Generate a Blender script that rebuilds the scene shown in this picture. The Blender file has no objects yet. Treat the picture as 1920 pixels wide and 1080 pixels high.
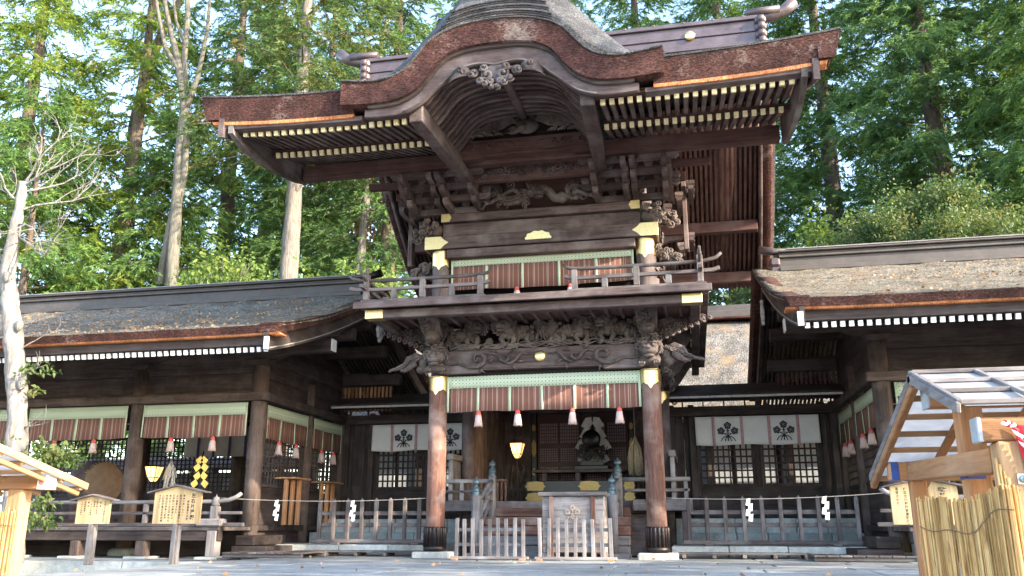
import bpy, math, random
import numpy as np
from mathutils import Vector, Matrix
R = math.radians
sc = bpy.context.scene
COL = sc.collection
rnd = random.Random(7)
# ------------------------------------------------ camera, sky, sun, exposure
cam = bpy.data.cameras.new('camera'); camo = bpy.data.objects.new('camera', cam); COL.objects.link(camo)
camo.location = (2.345, -13.76, .48); camo.rotation_euler = (R(90 + 15.6), 0, R(11.7))
cam.sensor_width = 36; cam.lens = 30; cam.clip_end = 2000; cam.clip_start = .05
sc.camera = camo
SUN_AZ, SUN_EL = R(110), R(24)          # azimuth clockwise from +Y
sv = Vector((math.sin(SUN_AZ) * math.cos(SUN_EL), math.cos(SUN_AZ) * math.cos(SUN_EL), math.sin(SUN_EL)))
wd = bpy.data.worlds.new('World'); sc.world = wd; wd.use_nodes = True
wn = wd.node_tree; bg = wn.nodes['Background']
sky = wn.nodes.new('ShaderNodeTexSky'); sky.sky_type = 'NISHITA'; sky.sun_disc = False
sky.sun_elevation = SUN_EL; sky.sun_rotation = SUN_AZ; sky.dust_density = 1.2; sky.air_density = 1.0
wn.links.new(sky.outputs[0], bg.inputs[0]); bg.inputs[1].default_value = .15
sl = bpy.data.lights.new('sun', 'SUN'); sl.energy = 2.35; sl.angle = R(.5); sl.color = (1, .86, .66)
so = bpy.data.objects.new('sun', sl); COL.objects.link(so); so.rotation_euler = sv.to_track_quat('Z', 'Y').to_euler(); so.location = sv * 60
vs = sc.view_settings; vs.view_transform = 'Standard'; vs.look = 'None'; vs.exposure = 2.75; vs.gamma = 1; vs.use_curve_mapping = False
sc.cycles.max_bounces = 8; sc.cycles.transparent_max_bounces = 12

# ------------------------------------------------ materials
MATS = {}
def newmat(name):
    m = bpy.data.materials.new(name); m.use_nodes = True
    nt = m.node_tree; b = nt.nodes['Principled BSDF']
    return m, nt, b
def ramp(nt, stops):
    r = nt.nodes.new('ShaderNodeValToRGB'); e = r.color_ramp.elements
    while len(e) < len(stops): e.new(.5)
    for i, (p, c) in enumerate(stops):
        e[i].position = p; e[i].color = (*c, 1) if len(c) == 3 else c
    return r
def lk(nt, a, b): nt.links.new(a, b)
def coords(nt, scale=(1, 1, 1), rand=True):
    tc = nt.nodes.new('ShaderNodeTexCoord'); mp = nt.nodes.new('ShaderNodeMapping'); mp.inputs['Scale'].default_value = scale
    if rand:
        oi = nt.nodes.new('ShaderNodeObjectInfo'); mu = nt.nodes.new('ShaderNodeMath'); mu.operation = 'MULTIPLY'; mu.inputs[1].default_value = 37.
        ad = nt.nodes.new('ShaderNodeVectorMath'); ad.operation = 'ADD'
        lk(nt, oi.outputs['Random'], mu.inputs[0]); lk(nt, tc.outputs['Object'], ad.inputs[0]); lk(nt, mu.outputs[0], ad.inputs[1]); lk(nt, ad.outputs[0], mp.inputs[0])
    else: lk(nt, tc.outputs['Object'], mp.inputs[0])
    return mp.outputs[0]
def noise(nt, v, scale, detail=5, rough=.6, dist=0):
    n = nt.nodes.new('ShaderNodeTexNoise'); n.inputs['Scale'].default_value = scale; n.inputs['Detail'].default_value = detail
    n.inputs['Roughness'].default_value = rough; n.inputs['Distortion'].default_value = dist
    lk(nt, v, n.inputs['Vector']); return n.outputs[0]
def bump(nt, b, h, s, d=.02):
    n = nt.nodes.new('ShaderNodeBump'); n.inputs['Strength'].default_value = s; n.inputs['Distance'].default_value = d
    lk(nt, h, n.inputs['Height']); lk(nt, n.outputs[0], b.inputs['Normal'])
def mix(nt, a, b, f, mode='MIX'):
    m = nt.nodes.new('ShaderNodeMix'); m.data_type = 'RGBA'; m.blend_type = mode
    for s, v in ((m.inputs[6], a), (m.inputs[7], b)):
        if isinstance(v, tuple): s.default_value = (*v, 1)
        else: lk(nt, v, s)
    if isinstance(f, (int, float)): m.inputs[0].default_value = f
    else: lk(nt, f, m.inputs[0])
    return m.outputs[2]
def hsv_rand(nt, col, lo, hi):
    oi = nt.nodes.new('ShaderNodeObjectInfo'); mr = nt.nodes.new('ShaderNodeMapRange'); mr.inputs[3].default_value = lo; mr.inputs[4].default_value = hi
    h = nt.nodes.new('ShaderNodeHueSaturation'); lk(nt, oi.outputs['Random'], mr.inputs[0]); lk(nt, mr.outputs[0], h.inputs['Value']); lk(nt, col, h.inputs['Color'])
    return h.outputs[0]
WOODS = {  # dark, light, weather tint, weather amount
    'gate': ((.044, .030, .030), (.150, .108, .104), (.235, .20, .195), .4),
    'red': ((.046, .023, .022), (.135, .070, .064), (.17, .125, .115), .25),
    'carve': ((.040, .031, .030), (.160, .126, .116), (.25, .215, .20), .35),
    'column': ((.060, .029, .022), (.235, .118, .088), (.32, .235, .20), .5),
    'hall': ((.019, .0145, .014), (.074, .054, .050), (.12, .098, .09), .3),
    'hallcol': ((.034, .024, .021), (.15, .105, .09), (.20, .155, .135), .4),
    'grey': ((.090, .078, .077), (.235, .21, .206), (.30, .285, .285), .5),
    'rail': ((.056, .045, .045), (.160, .130, .126), (.25, .225, .22), .5),
    'pine': ((.30, .165, .08), (.52, .33, .18), (.44, .31, .21), .25),
    'board': ((.55, .36, .17), (.70, .50, .27), (.66, .47, .28), .2),
    'tan': ((.26, .12, .055), (.48, .25, .12), (.4, .28, .2), .25),
    'duck': ((.055, .045, .043), (.15, .125, .12), (.22, .2, .19), .5),
}
def wood(kind, ax='x', rings=False):
    k = ('wood', kind, ax, rings)
    if k in MATS: return MATS[k]
    d, l, w, wa = WOODS[kind]
    m, nt, b = newmat('wood_%s_%s' % (kind, ax))
    s = {'x': (.07, 1, 1), 'y': (1, .07, 1), 'z': (1, 1, .07), 'o': (.5, .5, .5)}[ax]
    v = coords(nt, s)
    n1 = noise(nt, v, 26, 8, .68, .9 if not rings else 2.2); n2 = noise(nt, v, 5, 4, .6, .6)
    v2 = coords(nt, (1, 1, 1)); n3 = noise(nt, v2, 2.2, 4, .6)
    r = ramp(nt, [(.28, d), (.5, tuple((a + c) / 2 for a, c in zip(d, l))), (.75, l)]); lk(nt, n1, r.inputs[0])
    r2 = ramp(nt, [(.36, (.55,) * 3), (.62, (1.25,) * 3)]); lk(nt, n2, r2.inputs[0])
    c = mix(nt, r.outputs[0], r2.outputs[0], .75, 'MULTIPLY')
    r3 = ramp(nt, [(.46, (0, 0, 0)), (.72, (wa * 1.6,) * 3)]); lk(nt, n3, r3.inputs[0])
    c = mix(nt, c, w, r3.outputs[0])
    c = hsv_rand(nt, c, .78, 1.2)
    lk(nt, c, b.inputs['Base Color']); b.inputs['Roughness'].default_value = .84; b.inputs['Specular IOR Level'].default_value = .25
    bump(nt, b, n1, .55, .012)
    MATS[k] = m; return m
def plain(name, col, rough=.6, metal=0, var=.25, nscale=9, bmp=.15, emit=None, trans=0, spec=.5):
    k = ('plain', name)
    if k in MATS: return MATS[k]
    m, nt, b = newmat(name); v = coords(nt)
    n = noise(nt, v, nscale, 6, .65)
    r = ramp(nt, [(.3, tuple(c * (1 - var) for c in col)), (.7, tuple(min(1, c * (1 + var * .6)) for c in col))]); lk(nt, n, r.inputs[0])
    lk(nt, r.outputs[0], b.inputs['Base Color']); b.inputs['Roughness'].default_value = rough; b.inputs['Metallic'].default_value = metal
    b.inputs['Specular IOR Level'].default_value = spec
    if bmp: bump(nt, b, noise(nt, v, nscale * 5, 5, .7), bmp, .01)
    if emit: b.inputs['Emission Color'].default_value = (*emit[0], 1); b.inputs['Emission Strength'].default_value = emit[1]
    if trans: b.inputs['Transmission Weight'].default_value = trans
    MATS[k] = m; return m
GOLD = plain('gilt_metal', (.86, .66, .33), .36, 1, .16, 30, .25)
OLDGOLD = plain('dull_gilt_metal', (.34, .235, .10), .42, 1, .25, 30, .25)
GOLDP = plain('gilt_paint', (.86, .74, .46), .5, .15, .3, 25, .1)
WHITEP = plain('white_paint', (.80, .80, .78), .55, 0, .12, 12, .05)
COPPER = plain('brown_copper_sheet', (.125, .095, .10), .38, .35, .35, 3, .08)
DARKM = plain('dark_metal', (.045, .036, .036), .42, .8, .4, 12, .2)
VERDI = plain('weathered_bronze', (.135, .185, .205), .42, .6, .45, 9, .15)
BLACKW = plain('black_lacquer_wood', (.012, .010, .011), .35, 0, .4, 8, .1)
INK = plain('black_ink', (.012, .013, .02), .7, 0, .2, 8, 0)
ROPE = plain('straw_rope', (.30, .27, .25), .85, 0, .3, 30, .3)
PAPER = plain('white_paper', (.84, .84, .84), .7, 0, .05, 5, .02)
CLOTH = plain('white_cotton', (.66, .64, .62), .85, 0, .08, 4, .08)
LINEN = plain('undyed_linen', (.46, .42, .37), .85, 0, .12, 5, .1)
PURPLE = plain('purple_ribbon', (.045, .025, .10), .7, 0, .2, 20, .1)
PINK = plain('faded_pink_ribbon', (.48, .27, .29), .85, 0, .25, 12, .1)
GREENR = plain('pale_green_ribbon', (.47, .56, .40), .7, 0, .12, 30, .1)
TASSEL = plain('pale_tassel_thread', (.56, .42, .39), .85, 0, .25, 60, .4)
REDT = plain('red_tassel_thread', (.62, .09, .08), .8, 0, .25, 60, .3)
BRASS = plain('polished_brass', (.52, .33, .10), .2, 1, .15, 14, .05)
REDCLOTH = plain('red_cloth', (.62, .02, .035), .75, 0, .15, 14, .1)
BLUEP = plain('blue_tape', (.03, .075, .30), .5, 0, .15, 20, .1)
GREYM = plain('galvanised_metal', (.42, .43, .42), .35, .9, .2, 20, .1)
LAMP = plain('lit_paper_lamp', (.9, .62, .28), .7, 0, .1, 6, 0, ((1, .60, .20), .30))
REDPAINT = plain('faded_red_paint', (.62, .16, .15), .6, 0, .2, 14, .05)
def stone(name, col, sc_=6):
    k = ('stone', name)
    if k in MATS: return MATS[k]
    m, nt, b = newmat(name); v = coords(nt)
    n1 = noise(nt, v, sc_, 8, .7); n2 = noise(nt, v, 55, 4, .6); n3 = noise(nt, v, 1.1, 4, .6)
    r = ramp(nt, [(.3, tuple(c * .62 for c in col)), (.7, tuple(c * 1.15 for c in col))]); lk(nt, n1, r.inputs[0])
    r2 = ramp(nt, [(.3, (.75,) * 3), (.7, (1.15,) * 3)]); lk(nt, n2, r2.inputs[0])
    r3 = ramp(nt, [(.35, (.6, .58, .52)), (.6, (1.05,) * 3)]); lk(nt, n3, r3.inputs[0])
    c = mix(nt, mix(nt, r.outputs[0], r2.outputs[0], 1., 'MULTIPLY'), r3.outputs[0], .8, 'MULTIPLY'); c = hsv_rand(nt, c, .85, 1.12)
    lk(nt, c, b.inputs['Base Color']); b.inputs['Roughness'].default_value = .85; bump(nt, b, n1, .4, .02)
    MATS[k] = m; return m
STONE = stone('pale_granite', (.50, .51, .49)); STONE2 = stone('grey_green_granite', (.36, .40, .39)); PAVE = stone('paving_granite', (.27, .285, .29), 3)
def barkmat(name, cols, sc_, stretch, lichen=None, bs=.8, thr=(.56, .68)):
    m, nt, b = newmat(name); v = coords(nt, stretch, False)
    n1 = noise(nt, v, sc_, 8, .75); n2 = noise(nt, coords(nt, (1, 1, 1), False), 1.5, 6, .65)
    r = ramp(nt, [(.38, cols[0]), (.5, cols[1]), (.63, cols[2])]); lk(nt, n1, r.inputs[0]); c = r.outputs[0]
    rv = ramp(nt, [(.4, (.62,) * 3), (.6, (1.12,) * 3)]); lk(nt, noise(nt, coords(nt, (1, 1, 1), False), 3.1, 5, .7), rv.inputs[0]); c = mix(nt, c, rv.outputs[0], 1., 'MULTIPLY')
    if lichen:
        mu = nt.nodes.new('ShaderNodeMath'); mu.operation = 'MULTIPLY_ADD'; mu.inputs[1].default_value = .45; lk(nt, n1, mu.inputs[0]); lk(nt, n2, mu.inputs[2])
        r2 = ramp(nt, [(thr[0] + .2, (0,) * 3), (thr[1] + .2, (1,) * 3)]); lk(nt, mu.outputs[0], r2.inputs[0]); c = mix(nt, c, lichen, r2.outputs[0])
    lk(nt, c, b.inputs['Base Color']); b.inputs['Roughness'].default_value = .9; b.inputs['Specular IOR Level'].default_value = .2; bump(nt, b, n1, bs, .03)
    return m
BARKEDGE = barkmat('cypress_bark_cut_edge', ((.024, .011, .010), (.080, .034, .029), (.145, .071, .060)), 34, (.7, .7, 1.6), (.30, .245, .225), 1.4, (.60, .80))
BARKLIP = barkmat('fresh_cypress_bark_lip', ((.30, .085, .03), (.52, .20, .085), (.62, .30, .15)), 30, (2, .6, .6), None, .6)
BARKTOP = barkmat('weathered_bark_roof', ((.030, .030, .033), (.112, .112, .117), (.24, .24, .247)), 38, (1, .7, 1.6), (.10, .075, .06), 1.4, (.62, .84))
BARKHALL = barkmat('mossy_bark_roof', ((.050, .045, .038), (.17, .152, .122), (.37, .34, .275)), 30, (1, .5, .5), (.23, .155, .10), 1.6, (.56, .80))
THATCH = barkmat('silver_thatch', ((.05, .047, .043), (.165, .155, .145), (.33, .32, .30)), 22, (2.2, 1, .5), (.24, .18, .12), 1.)
def brocade():
    m, nt, b = newmat('green_brocade'); tc = nt.nodes.new('ShaderNodeTexCoord'); sp = nt.nodes.new('ShaderNodeSeparateXYZ'); lk(nt, tc.outputs['Object'], sp.inputs[0])
    ad = nt.nodes.new('ShaderNodeMath'); lk(nt, sp.outputs[0], ad.inputs[0]); lk(nt, sp.outputs[1], ad.inputs[1]); cb = nt.nodes.new('ShaderNodeCombineXYZ'); lk(nt, ad.outputs[0], cb.inputs[0]); lk(nt, sp.outputs[2], cb.inputs[1]); v = cb.outputs[0]
    def vor(s, f):
        n = nt.nodes.new('ShaderNodeTexVoronoi'); n.voronoi_dimensions = '2D'; n.inputs['Scale'].default_value = s; n.inputs['Randomness'].default_value = 0; n.feature = f; lk(nt, v, n.inputs['Vector']); return n.outputs['Distance']
    r = ramp(nt, [(.14, (.07, .11, .075)), (.24, (.43, .50, .36)), (.44, (.55, .61, .46)), (.52, (.20, .28, .20)), (.6, (.50, .57, .43))]); lk(nt, vor(17, 'F1'), r.inputs[0])
    c = mix(nt, r.outputs[0], (.60, .64, .50), .15, 'MIX')
    lk(nt, c, b.inputs['Base Color']); b.inputs['Roughness'].default_value = .6; return m
BROCADE = brocade()
def blindmat(ax):
    m, nt, b = newmat('split_bamboo_blind_' + ax); v = coords(nt, (1, 1, 1), False)
    w = nt.nodes.new('ShaderNodeTexWave'); w.wave_type = 'BANDS'; w.bands_direction = 'Z'; w.inputs['Scale'].default_value = 34; w.inputs['Distortion'].default_value = .6; lk(nt, v, w.inputs['Vector'])
    r = ramp(nt, [(.2, (.10, .037, .026)), (.7, (.25, .105, .072))]); lk(nt, w.outputs[0], r.inputs[0])
    n = noise(nt, v, 14, 4); c = mix(nt, r.outputs[0], (.20, .085, .06), n)
    w2 = nt.nodes.new('ShaderNodeTexWave'); w2.bands_direction = ax.upper(); w2.inputs['Scale'].default_value = 3.6; w2.inputs['Distortion'].default_value = 0; lk(nt, v, w2.inputs['Vector'])
    r2 = ramp(nt, [(.955, (0,) * 3), (.985, (.75,) * 3)]); lk(nt, w2.outputs[0], r2.inputs[0]); c = mix(nt, c, (.50, .36, .30), r2.outputs[0])
    w3 = nt.nodes.new('ShaderNodeTexWave'); w3.bands_direction = ax.upper(); w3.inputs['Scale'].default_value = 1.45; w3.inputs['Distortion'].default_value = 0; lk(nt, v, w3.inputs['Vector'])
    r3 = ramp(nt, [(.985, (0,) * 3), (.998, (.8,) * 3)]); lk(nt, w3.outputs[0], r3.inputs[0]); c = mix(nt, c, (.52, .38, .31), r3.outputs[0])
    lk(nt, c, b.inputs['Base Color']); b.inputs['Roughness'].default_value = .6; bump(nt, b, w.outputs[0], .5, .01); return m
BLINDX, BLINDY = blindmat('x'), blindmat('y')

# ------------------------------------------------ geometry helpers
_S = [(sx, sy, sz) for sx in (-1, 1) for sy in (-1, 1) for sz in (-1, 1)]
def _cf():
    idx = {s: i for i, s in enumerate(_S)}; F = []
    u = lambda c, a: np.array([(1. if i == a else .8) * c[i] for i in range(3)])
    def add(l):
        p = [u(_S[i], a) for i, a in l]; n = np.cross(p[1] - p[0], p[2] - p[0])
        if n @ sum(p) < 0: l = l[::-1]
        F.append([i * 3 + a for i, a in l])
    for a in range(3):
        o = [i for i in range(3) if i != a]
        for s in (-1, 1):
            def mk(p, q):
                t = [0, 0, 0]; t[a] = s; t[o[0]] = p; t[o[1]] = q; return idx[tuple(t)]
            add([(mk(-1, -1), a), (mk(1, -1), a), (mk(1, 1), a), (mk(-1, 1), a)])
    for c in range(3):
        a, d = [i for i in range(3) if i != c]
        for p in (-1, 1):
            for q in (-1, 1):
                def mk(r):
                    t = [0, 0, 0]; t[a] = p; t[d] = q; t[c] = r; return idx[tuple(t)]
                add([(mk(-1), a), (mk(-1), d), (mk(1), d), (mk(1), a)])
    for i in range(8): add([(i, 0), (i, 1), (i, 2)])
    return F
_CF = _cf()
ROOT = {}
class MB:
    def __init__(s): s.v = []; s.f = []; s.sm = []
    def add(s, vs_, fs, smooth=False):
        o = len(s.v); s.v += [tuple(p) for p in vs_]; s.f += [[i + o for i in f] for f in fs]; s.sm += [smooth] * len(fs); return s
    def obox(s, c, size, M=None, b=.008):
        h = [x / 2 for x in size]; b = min(b, min(h) * .45); vs_ = []
        for sg in _S:
            for a in range(3):
                p = Vector([sg[i] * (h[i] if i == a else h[i] - b) for i in range(3)])
                if M is not None: p = M @ p
                vs_.append((p[0] + c[0], p[1] + c[1], p[2] + c[2]))
        return s.add(vs_, _CF)
    def box(s, x0, x1, y0, y1, z0, z1, b=.008):
        return s.obox(((x0 + x1) / 2, (y0 + y1) / 2, (z0 + z1) / 2), (abs(x1 - x0), abs(y1 - y0), abs(z1 - z0)), None, b)
    def beam(s, p0, p1, w, h, up=(0, 0, 1), b=.006, ext=0):
        p0, p1 = Vector(p0), Vector(p1); d = p1 - p0; L = d.length; d.normalize(); up = Vector(up)
        x = d.cross(up); x.normalize(); z = x.cross(d)
        return s.obox((p0 + p1) / 2, (w, L + 2 * ext, h), Matrix((x, d, z)).transposed(), b)
    def tube(s, pts, rad, n=8, flat=(1, 1), caps=True, smooth=True, ref=(0, 1, 0)):
        pts = [Vector(p) for p in pts]; m = len(pts)
        if not hasattr(rad, '__len__'): rad = [rad] * m
        o = []; u = None
        for i, p in enumerate(pts):
            t = pts[min(i + 1, m - 1)] - pts[max(i - 1, 0)]
            if t.length < 1e-9: t = Vector((0, 0, 1))
            t.normalize()
            if u is None:
                r = Vector(ref)
                if abs(r.dot(t)) > .95: r = Vector((1, 0, 0))
                u = r - t * r.dot(t)
            else: u = u - t * u.dot(t)
            if u.length < 1e-6: u = t.orthogonal()
            u.normalize(); w = t.cross(u)
            for k in range(n):
                a = 2 * math.pi * k / n
                o.append(p + u * (math.cos(a) * rad[i] * flat[0]) + w * (math.sin(a) * rad[i] * flat[1]))
        F = [[i * n + k, i * n + (k + 1) % n, (i + 1) * n + (k + 1) % n, (i + 1) * n + k] for i in range(m - 1) for k in range(n)]
        s.add(o, F, smooth)
        if caps: k0 = len(s.v) - n * m; s.f += [[k0 + i for i in range(n)][::-1], [k0 + (m - 1) * n + i for i in range(n)]]; s.sm += [False, False]
        return s
    def cyl(s, p0, p1, r0, r1=None, n=14, smooth=True): return s.tube([p0, p1], [r0, r0 if r1 is None else r1], n, smooth=smooth)
    def lathe(s, c, prof, n=16, smooth=True, ax='z'):
        o = []
        for r, z in prof:
            for k in range(n):
                a = 2 * math.pi * k / n; q = (math.cos(a) * r, math.sin(a) * r, z)
                if ax == 'y': q = (q[0], z, q[1])
                if ax == 'x': q = (z, q[0], q[1])
                o.append((c[0] + q[0], c[1] + q[1], c[2] + q[2]))
        m = len(prof); F = [[i * n + k, i * n + (k + 1) % n, (i + 1) * n + (k + 1) % n, (i + 1) * n + k] for i in range(m - 1) for k in range(n)]
        F += [[k for k in range(n)][::-1], [(m - 1) * n + k for k in range(n)]]
        if ax == 'y': F = [f[::-1] for f in F]
        return s.add(o, F, smooth)
    def ell(s, c, r, n=8, m=6, M=None):
        if not hasattr(r, '__len__'): r = (r, r, r)
        o = []
        for i in range(1, m):
            t = math.pi * i / m
            for k in range(n):
                a = 2 * math.pi * k / n; p = Vector((math.sin(t) * math.cos(a) * r[0], math.sin(t) * math.sin(a) * r[1], -math.cos(t) * r[2]))
                if M is not None: p = M @ p
                o.append(p + Vector(c))
        bt, tp = Vector((0, 0, -r[2])), Vector((0, 0, r[2]))
        if M is not None: bt, tp = M @ bt, M @ tp
        o += [bt + Vector(c), tp + Vector(c)]; B = len(o) - 2
        F = [[i * n + k, i * n + (k + 1) % n, (i + 1) * n + (k + 1) % n, (i + 1) * n + k] for i in range(m - 2) for k in range(n)]
        F += [[B, (k + 1) % n, k] for k in range(n)] + [[B + 1, (m - 2) * n + k, (m - 2) * n + (k + 1) % n] for k in range(n)]
        return s.add(o, F, True)
    def prism(s, poly, a0, a1, ax='y', smooth=False):
        """polygon in the plane across ax, extruded; ax y: (x,z); x: (y,z); z: (x,y)"""
        f = {'y': lambda p, a: (p[0], a, p[1]), 'x': lambda p, a: (a, p[0], p[1]), 'z': lambda p, a: (p[0], p[1], a)}[ax]
        n = len(poly); A = sum(poly[i][0] * poly[(i + 1) % n][1] - poly[(i + 1) % n][0] * poly[i][1] for i in range(n))
        if a1 < a0: a0, a1 = a1, a0
        if (A < 0) != (ax == 'y'): poly = poly[::-1]
        o = [f(p, a0) for p in poly] + [f(p, a1) for p in poly]
        F = [list(range(n))[::-1], list(range(n, 2 * n))] + [[i, (i + 1) % n, n + (i + 1) % n, n + i] for i in range(n)]
        return s.add(o, F, smooth)
    def slab(s, top, bot, smooth=True, sides=True):
        """grids [i][j] of points"""
        a, b = len(top), len(top[0]); o = [p for r in top for p in r] + [p for r in bot for p in r]; n = a * b
        F = []
        for i in range(a - 1):
            for j in range(b - 1):
                q = [i * b + j, (i + 1) * b + j, (i + 1) * b + j + 1, i * b + j + 1]; F.append(q); F.append([n + k for k in q[::-1]])
        s.add(o, F, smooth); k0 = len(s.v) - 2 * n
        if sides:
            rim = [(i, 0) for i in range(a)] + [(a - 1, j) for j in range(1, b)] + [(i, b - 1) for i in range(a - 2, -1, -1)] + [(0, j) for j in range(b - 2, 0, -1)]
            ids = [i * b + j for i, j in rim]
            for k in range(len(ids)):
                p, q = ids[k], ids[(k + 1) % len(ids)]; s.f.append([k0 + q, k0 + p, k0 + n + p, k0 + n + q]); s.sm.append(False)
        return s
    def mesh(s, name, off=(0, 0, 0)):
        me = bpy.data.meshes.new(name); ox, oy, oz = off
        me.from_pydata([(x - ox, y - oy, z - oz) for x, y, z in s.v], [], s.f)
        me.polygons.foreach_set('use_smooth', s.sm); me.update(); return me
    def build(s, name, mat, parent=None, label=None, kind=None):
        r = parent
        while r is not None and r.parent is not None: r = r.parent
        off = ROOT.get(r.name, (0, 0, 0)) if r is not None else (0, 0, 0)
        me = s.mesh(name, off); me.materials.append(mat); o = bpy.data.objects.new(name, me); COL.objects.link(o); o.parent = parent
        if label: o['label'] = label
        if kind: o['kind'] = kind
        return o
def thing(name, label, cat, loc=(0, 0, 0), rz=0, group=None, world=True):
    o = bpy.data.objects.new(name, None); COL.objects.link(o); o.location = loc; o.rotation_euler = (0, 0, rz); o.empty_display_size = .2
    o['label'] = label; o['category'] = cat
    if group: o['group'] = group
    if world: ROOT[o.name] = loc
    return o
def struct(o): o['kind'] = 'structure'; return o
def tag(o, label, cat, group=None):
    o['label'] = label; o['category'] = cat
    if group: o['group'] = group
    return o
def inst(name, me, parent, loc, rz=0, scale=None):
    r = parent
    while r is not None and r.parent is not None: r = r.parent
    off = ROOT.get(r.name, (0, 0, 0)) if r is not None else (0, 0, 0)
    o = bpy.data.objects.new(name, me); COL.objects.link(o); o.parent = parent; o.location = (loc[0] - off[0], loc[1] - off[1], loc[2] - off[2])
    o.rotation_euler = rz if hasattr(rz, '__len__') else (0, 0, rz)
    if scale: o.scale = scale
    return o
def shared(mb, name, mat): me = mb.mesh(name); me.materials.append(mat); return me
def lerp(tab, x):
    if x <= tab[0][0]: return tab[0][1]
    for (a, b), (c, d) in zip(tab, tab[1:]):
        if x <= c: return b + (d - b) * (x - a) / (c - a)
    return tab[-1][1]
def sm_lerp(tab, x):
    xs = [t[0] for t in tab]; n = len(tab)
    if x <= xs[0]: return tab[0][1]
    if x >= xs[-1]: return tab[-1][1]
    for i in range(n - 1):
        if x <= xs[i + 1]:
            h = xs[i + 1] - xs[i]; t = (x - xs[i]) / h
            g = lambda k: (tab[min(k + 1, n - 1)][1] - tab[max(k - 1, 0)][1]) / (xs[min(k + 1, n - 1)] - xs[max(k - 1, 0)])
            m0, m1 = g(i) * h, g(i + 1) * h; p0, p1 = tab[i][1], tab[i + 1][1]
            return (2 * t**3 - 3 * t * t + 1) * p0 + (t**3 - 2 * t * t + t) * m0 + (-2 * t**3 + 3 * t * t) * p1 + (t**3 - t * t) * m1
def frange(a, b, n): return [a + (b - a) * i / (n - 1) for i in range(n)]
def spiral(cx, cz, r, turns, a0, d=1, y=0, n=22, inner=.12, yk=0):
    o = []
    for i in range(n):
        t = i / (n - 1); rr = r * (1 - (1 - inner) * t); a = a0 + d * turns * 2 * math.pi * t
        o.append((cx + rr * math.cos(a), y - yk * t, cz + rr * math.sin(a)))
    return o
def taper(n, r0, r1, mid=None): return [r0 + (r1 - r0) * i / (n - 1) if mid is None else (r0 + (mid - r0) * 2 * i / (n - 1) if i < n / 2 else mid + (r1 - mid) * (2 * i / (n - 1) - 1)) for i in range(n)]
# ------------------------------------------------ ground, terrace, paving
def ground():
    m, nt, b = newmat('gravel_ground'); v = coords(nt, (1, 1, 1), False)
    n = noise(nt, v, 30, 6, .7); n2 = noise(nt, v, .4, 5, .6)
    r = ramp(nt, [(.3, (.13, .12, .10)), (.7, (.31, .29, .26))]); lk(nt, n, r.inputs[0])
    r2 = ramp(nt, [(.4, (.75, .72, .6)), (.6, (1.05, 1.05, 1.05))]); lk(nt, n2, r2.inputs[0])
    lk(nt, mix(nt, r.outputs[0], r2.outputs[0], 1., 'MULTIPLY'), b.inputs['Base Color']); b.inputs['Roughness'].default_value = .95; bump(nt, b, n, .5, .02)
    g = MB(); N = 24; L = 900
    g.add([(-L + 2 * L * i / N, -L + 2 * L * j / N, -1.16) for i in range(N + 1) for j in range(N + 1)], [[i * (N + 1) + j, (i + 1) * (N + 1) + j, (i + 1) * (N + 1) + j + 1, i * (N + 1) + j + 1] for i in range(N) for j in range(N)])
    struct(g.build('ground', m))
    t = MB(); t.prism([(-26, 90), (-26, -1.75), (-4.35, -1.75), (-4.35, -6.4), (6.2, -6.4), (6.2, -1.75), (26, -1.75), (26, 90)], -1.2, -.05, 'z')
    te = struct(t.build('stone_terrace', m))
    # paving slabs (each its own piece) laid on the terrace
    k = random.Random(3)
    def row(y0, y1, x0, x1, w, z=0.0, mat=PAVE):
        x = x0 + k.uniform(-.4, 0)
        while x < x1:
            x2 = min(x + w * k.uniform(.75, 1.25), x1)
            if x2 - x > .1: MB().box(max(x, x0) + .006, x2 - .006, y0 + .006, y1 - .006, z - .12, z + k.uniform(-.004, .004), .012).build('paving_slab', mat, te)
            x = x2
    for i, y in enumerate(frange(-6.4, -1.0, 9)[:-1]): row(y, y + .675, -4.35, 6.2, 1.5)
    row(-1.0, -.3, -4.35, 6.2, 1.3); row(-.3, .8, -5.0, 6.2, 1.3, -.005)
    row(-1.75, -1.0, -14, -4.36, 1.9, -.03); row(-1.0, 0.55, -14, -5.01, 2.2, -.035)
    row(-1.75, -1.0, 6.21, 14, 1.9, -.03); row(-1.0, .55, 6.21, 14, 2.2, -.035)
    for s in (-1, 1):     # kerb stones on the terrace edge
        x = 4.4 if s < 0 else 6.25
        while x < 14:
            w = k.uniform(1.3, 2.1); MB().box(s * x, s * (x + w - .012), -2.05, -1.757, -.55, -.02 + k.uniform(-.006, .006), .02).build('kerb_stone', STONE, te); x += w
    for j in range(3): MB().box(-2.6, 4.2, -6.4 - .34 * (j + 1), -6.41 - .34 * j, -1.16, -.29 * (j + 1), .015).build('front_step', STONE, te)
    # stone steps in front of the two connecting walls
    for s in (-1, 1):
        for i in range(4):
            a = 1.95 + i * .9; MB().box(s * a, s * (a + .89), .78, 2.2, -.04, .17 + .004 * (i % 2), .012).build('step_stone', STONE, te)
        for i in range(6):
            a = 1.98 + i * .55; MB().box(s * a, s * (a + .54), 2.9, 3.35, -.04, .36 + .004 * (i % 2), .012).build('step_stone', STONE2, te)
            MB().box(s * a, s * (a + .54), 3.36, 4.25, -.04, .62 + .003 * (i % 2), .012).build('step_stone', STONE, te)
        MB().box(s * 1.95, s * 5.6, 2.21, 2.89, -.04, .165, .012).build('step_stone', STONE, te)
    return te
TERR = ground()

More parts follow.
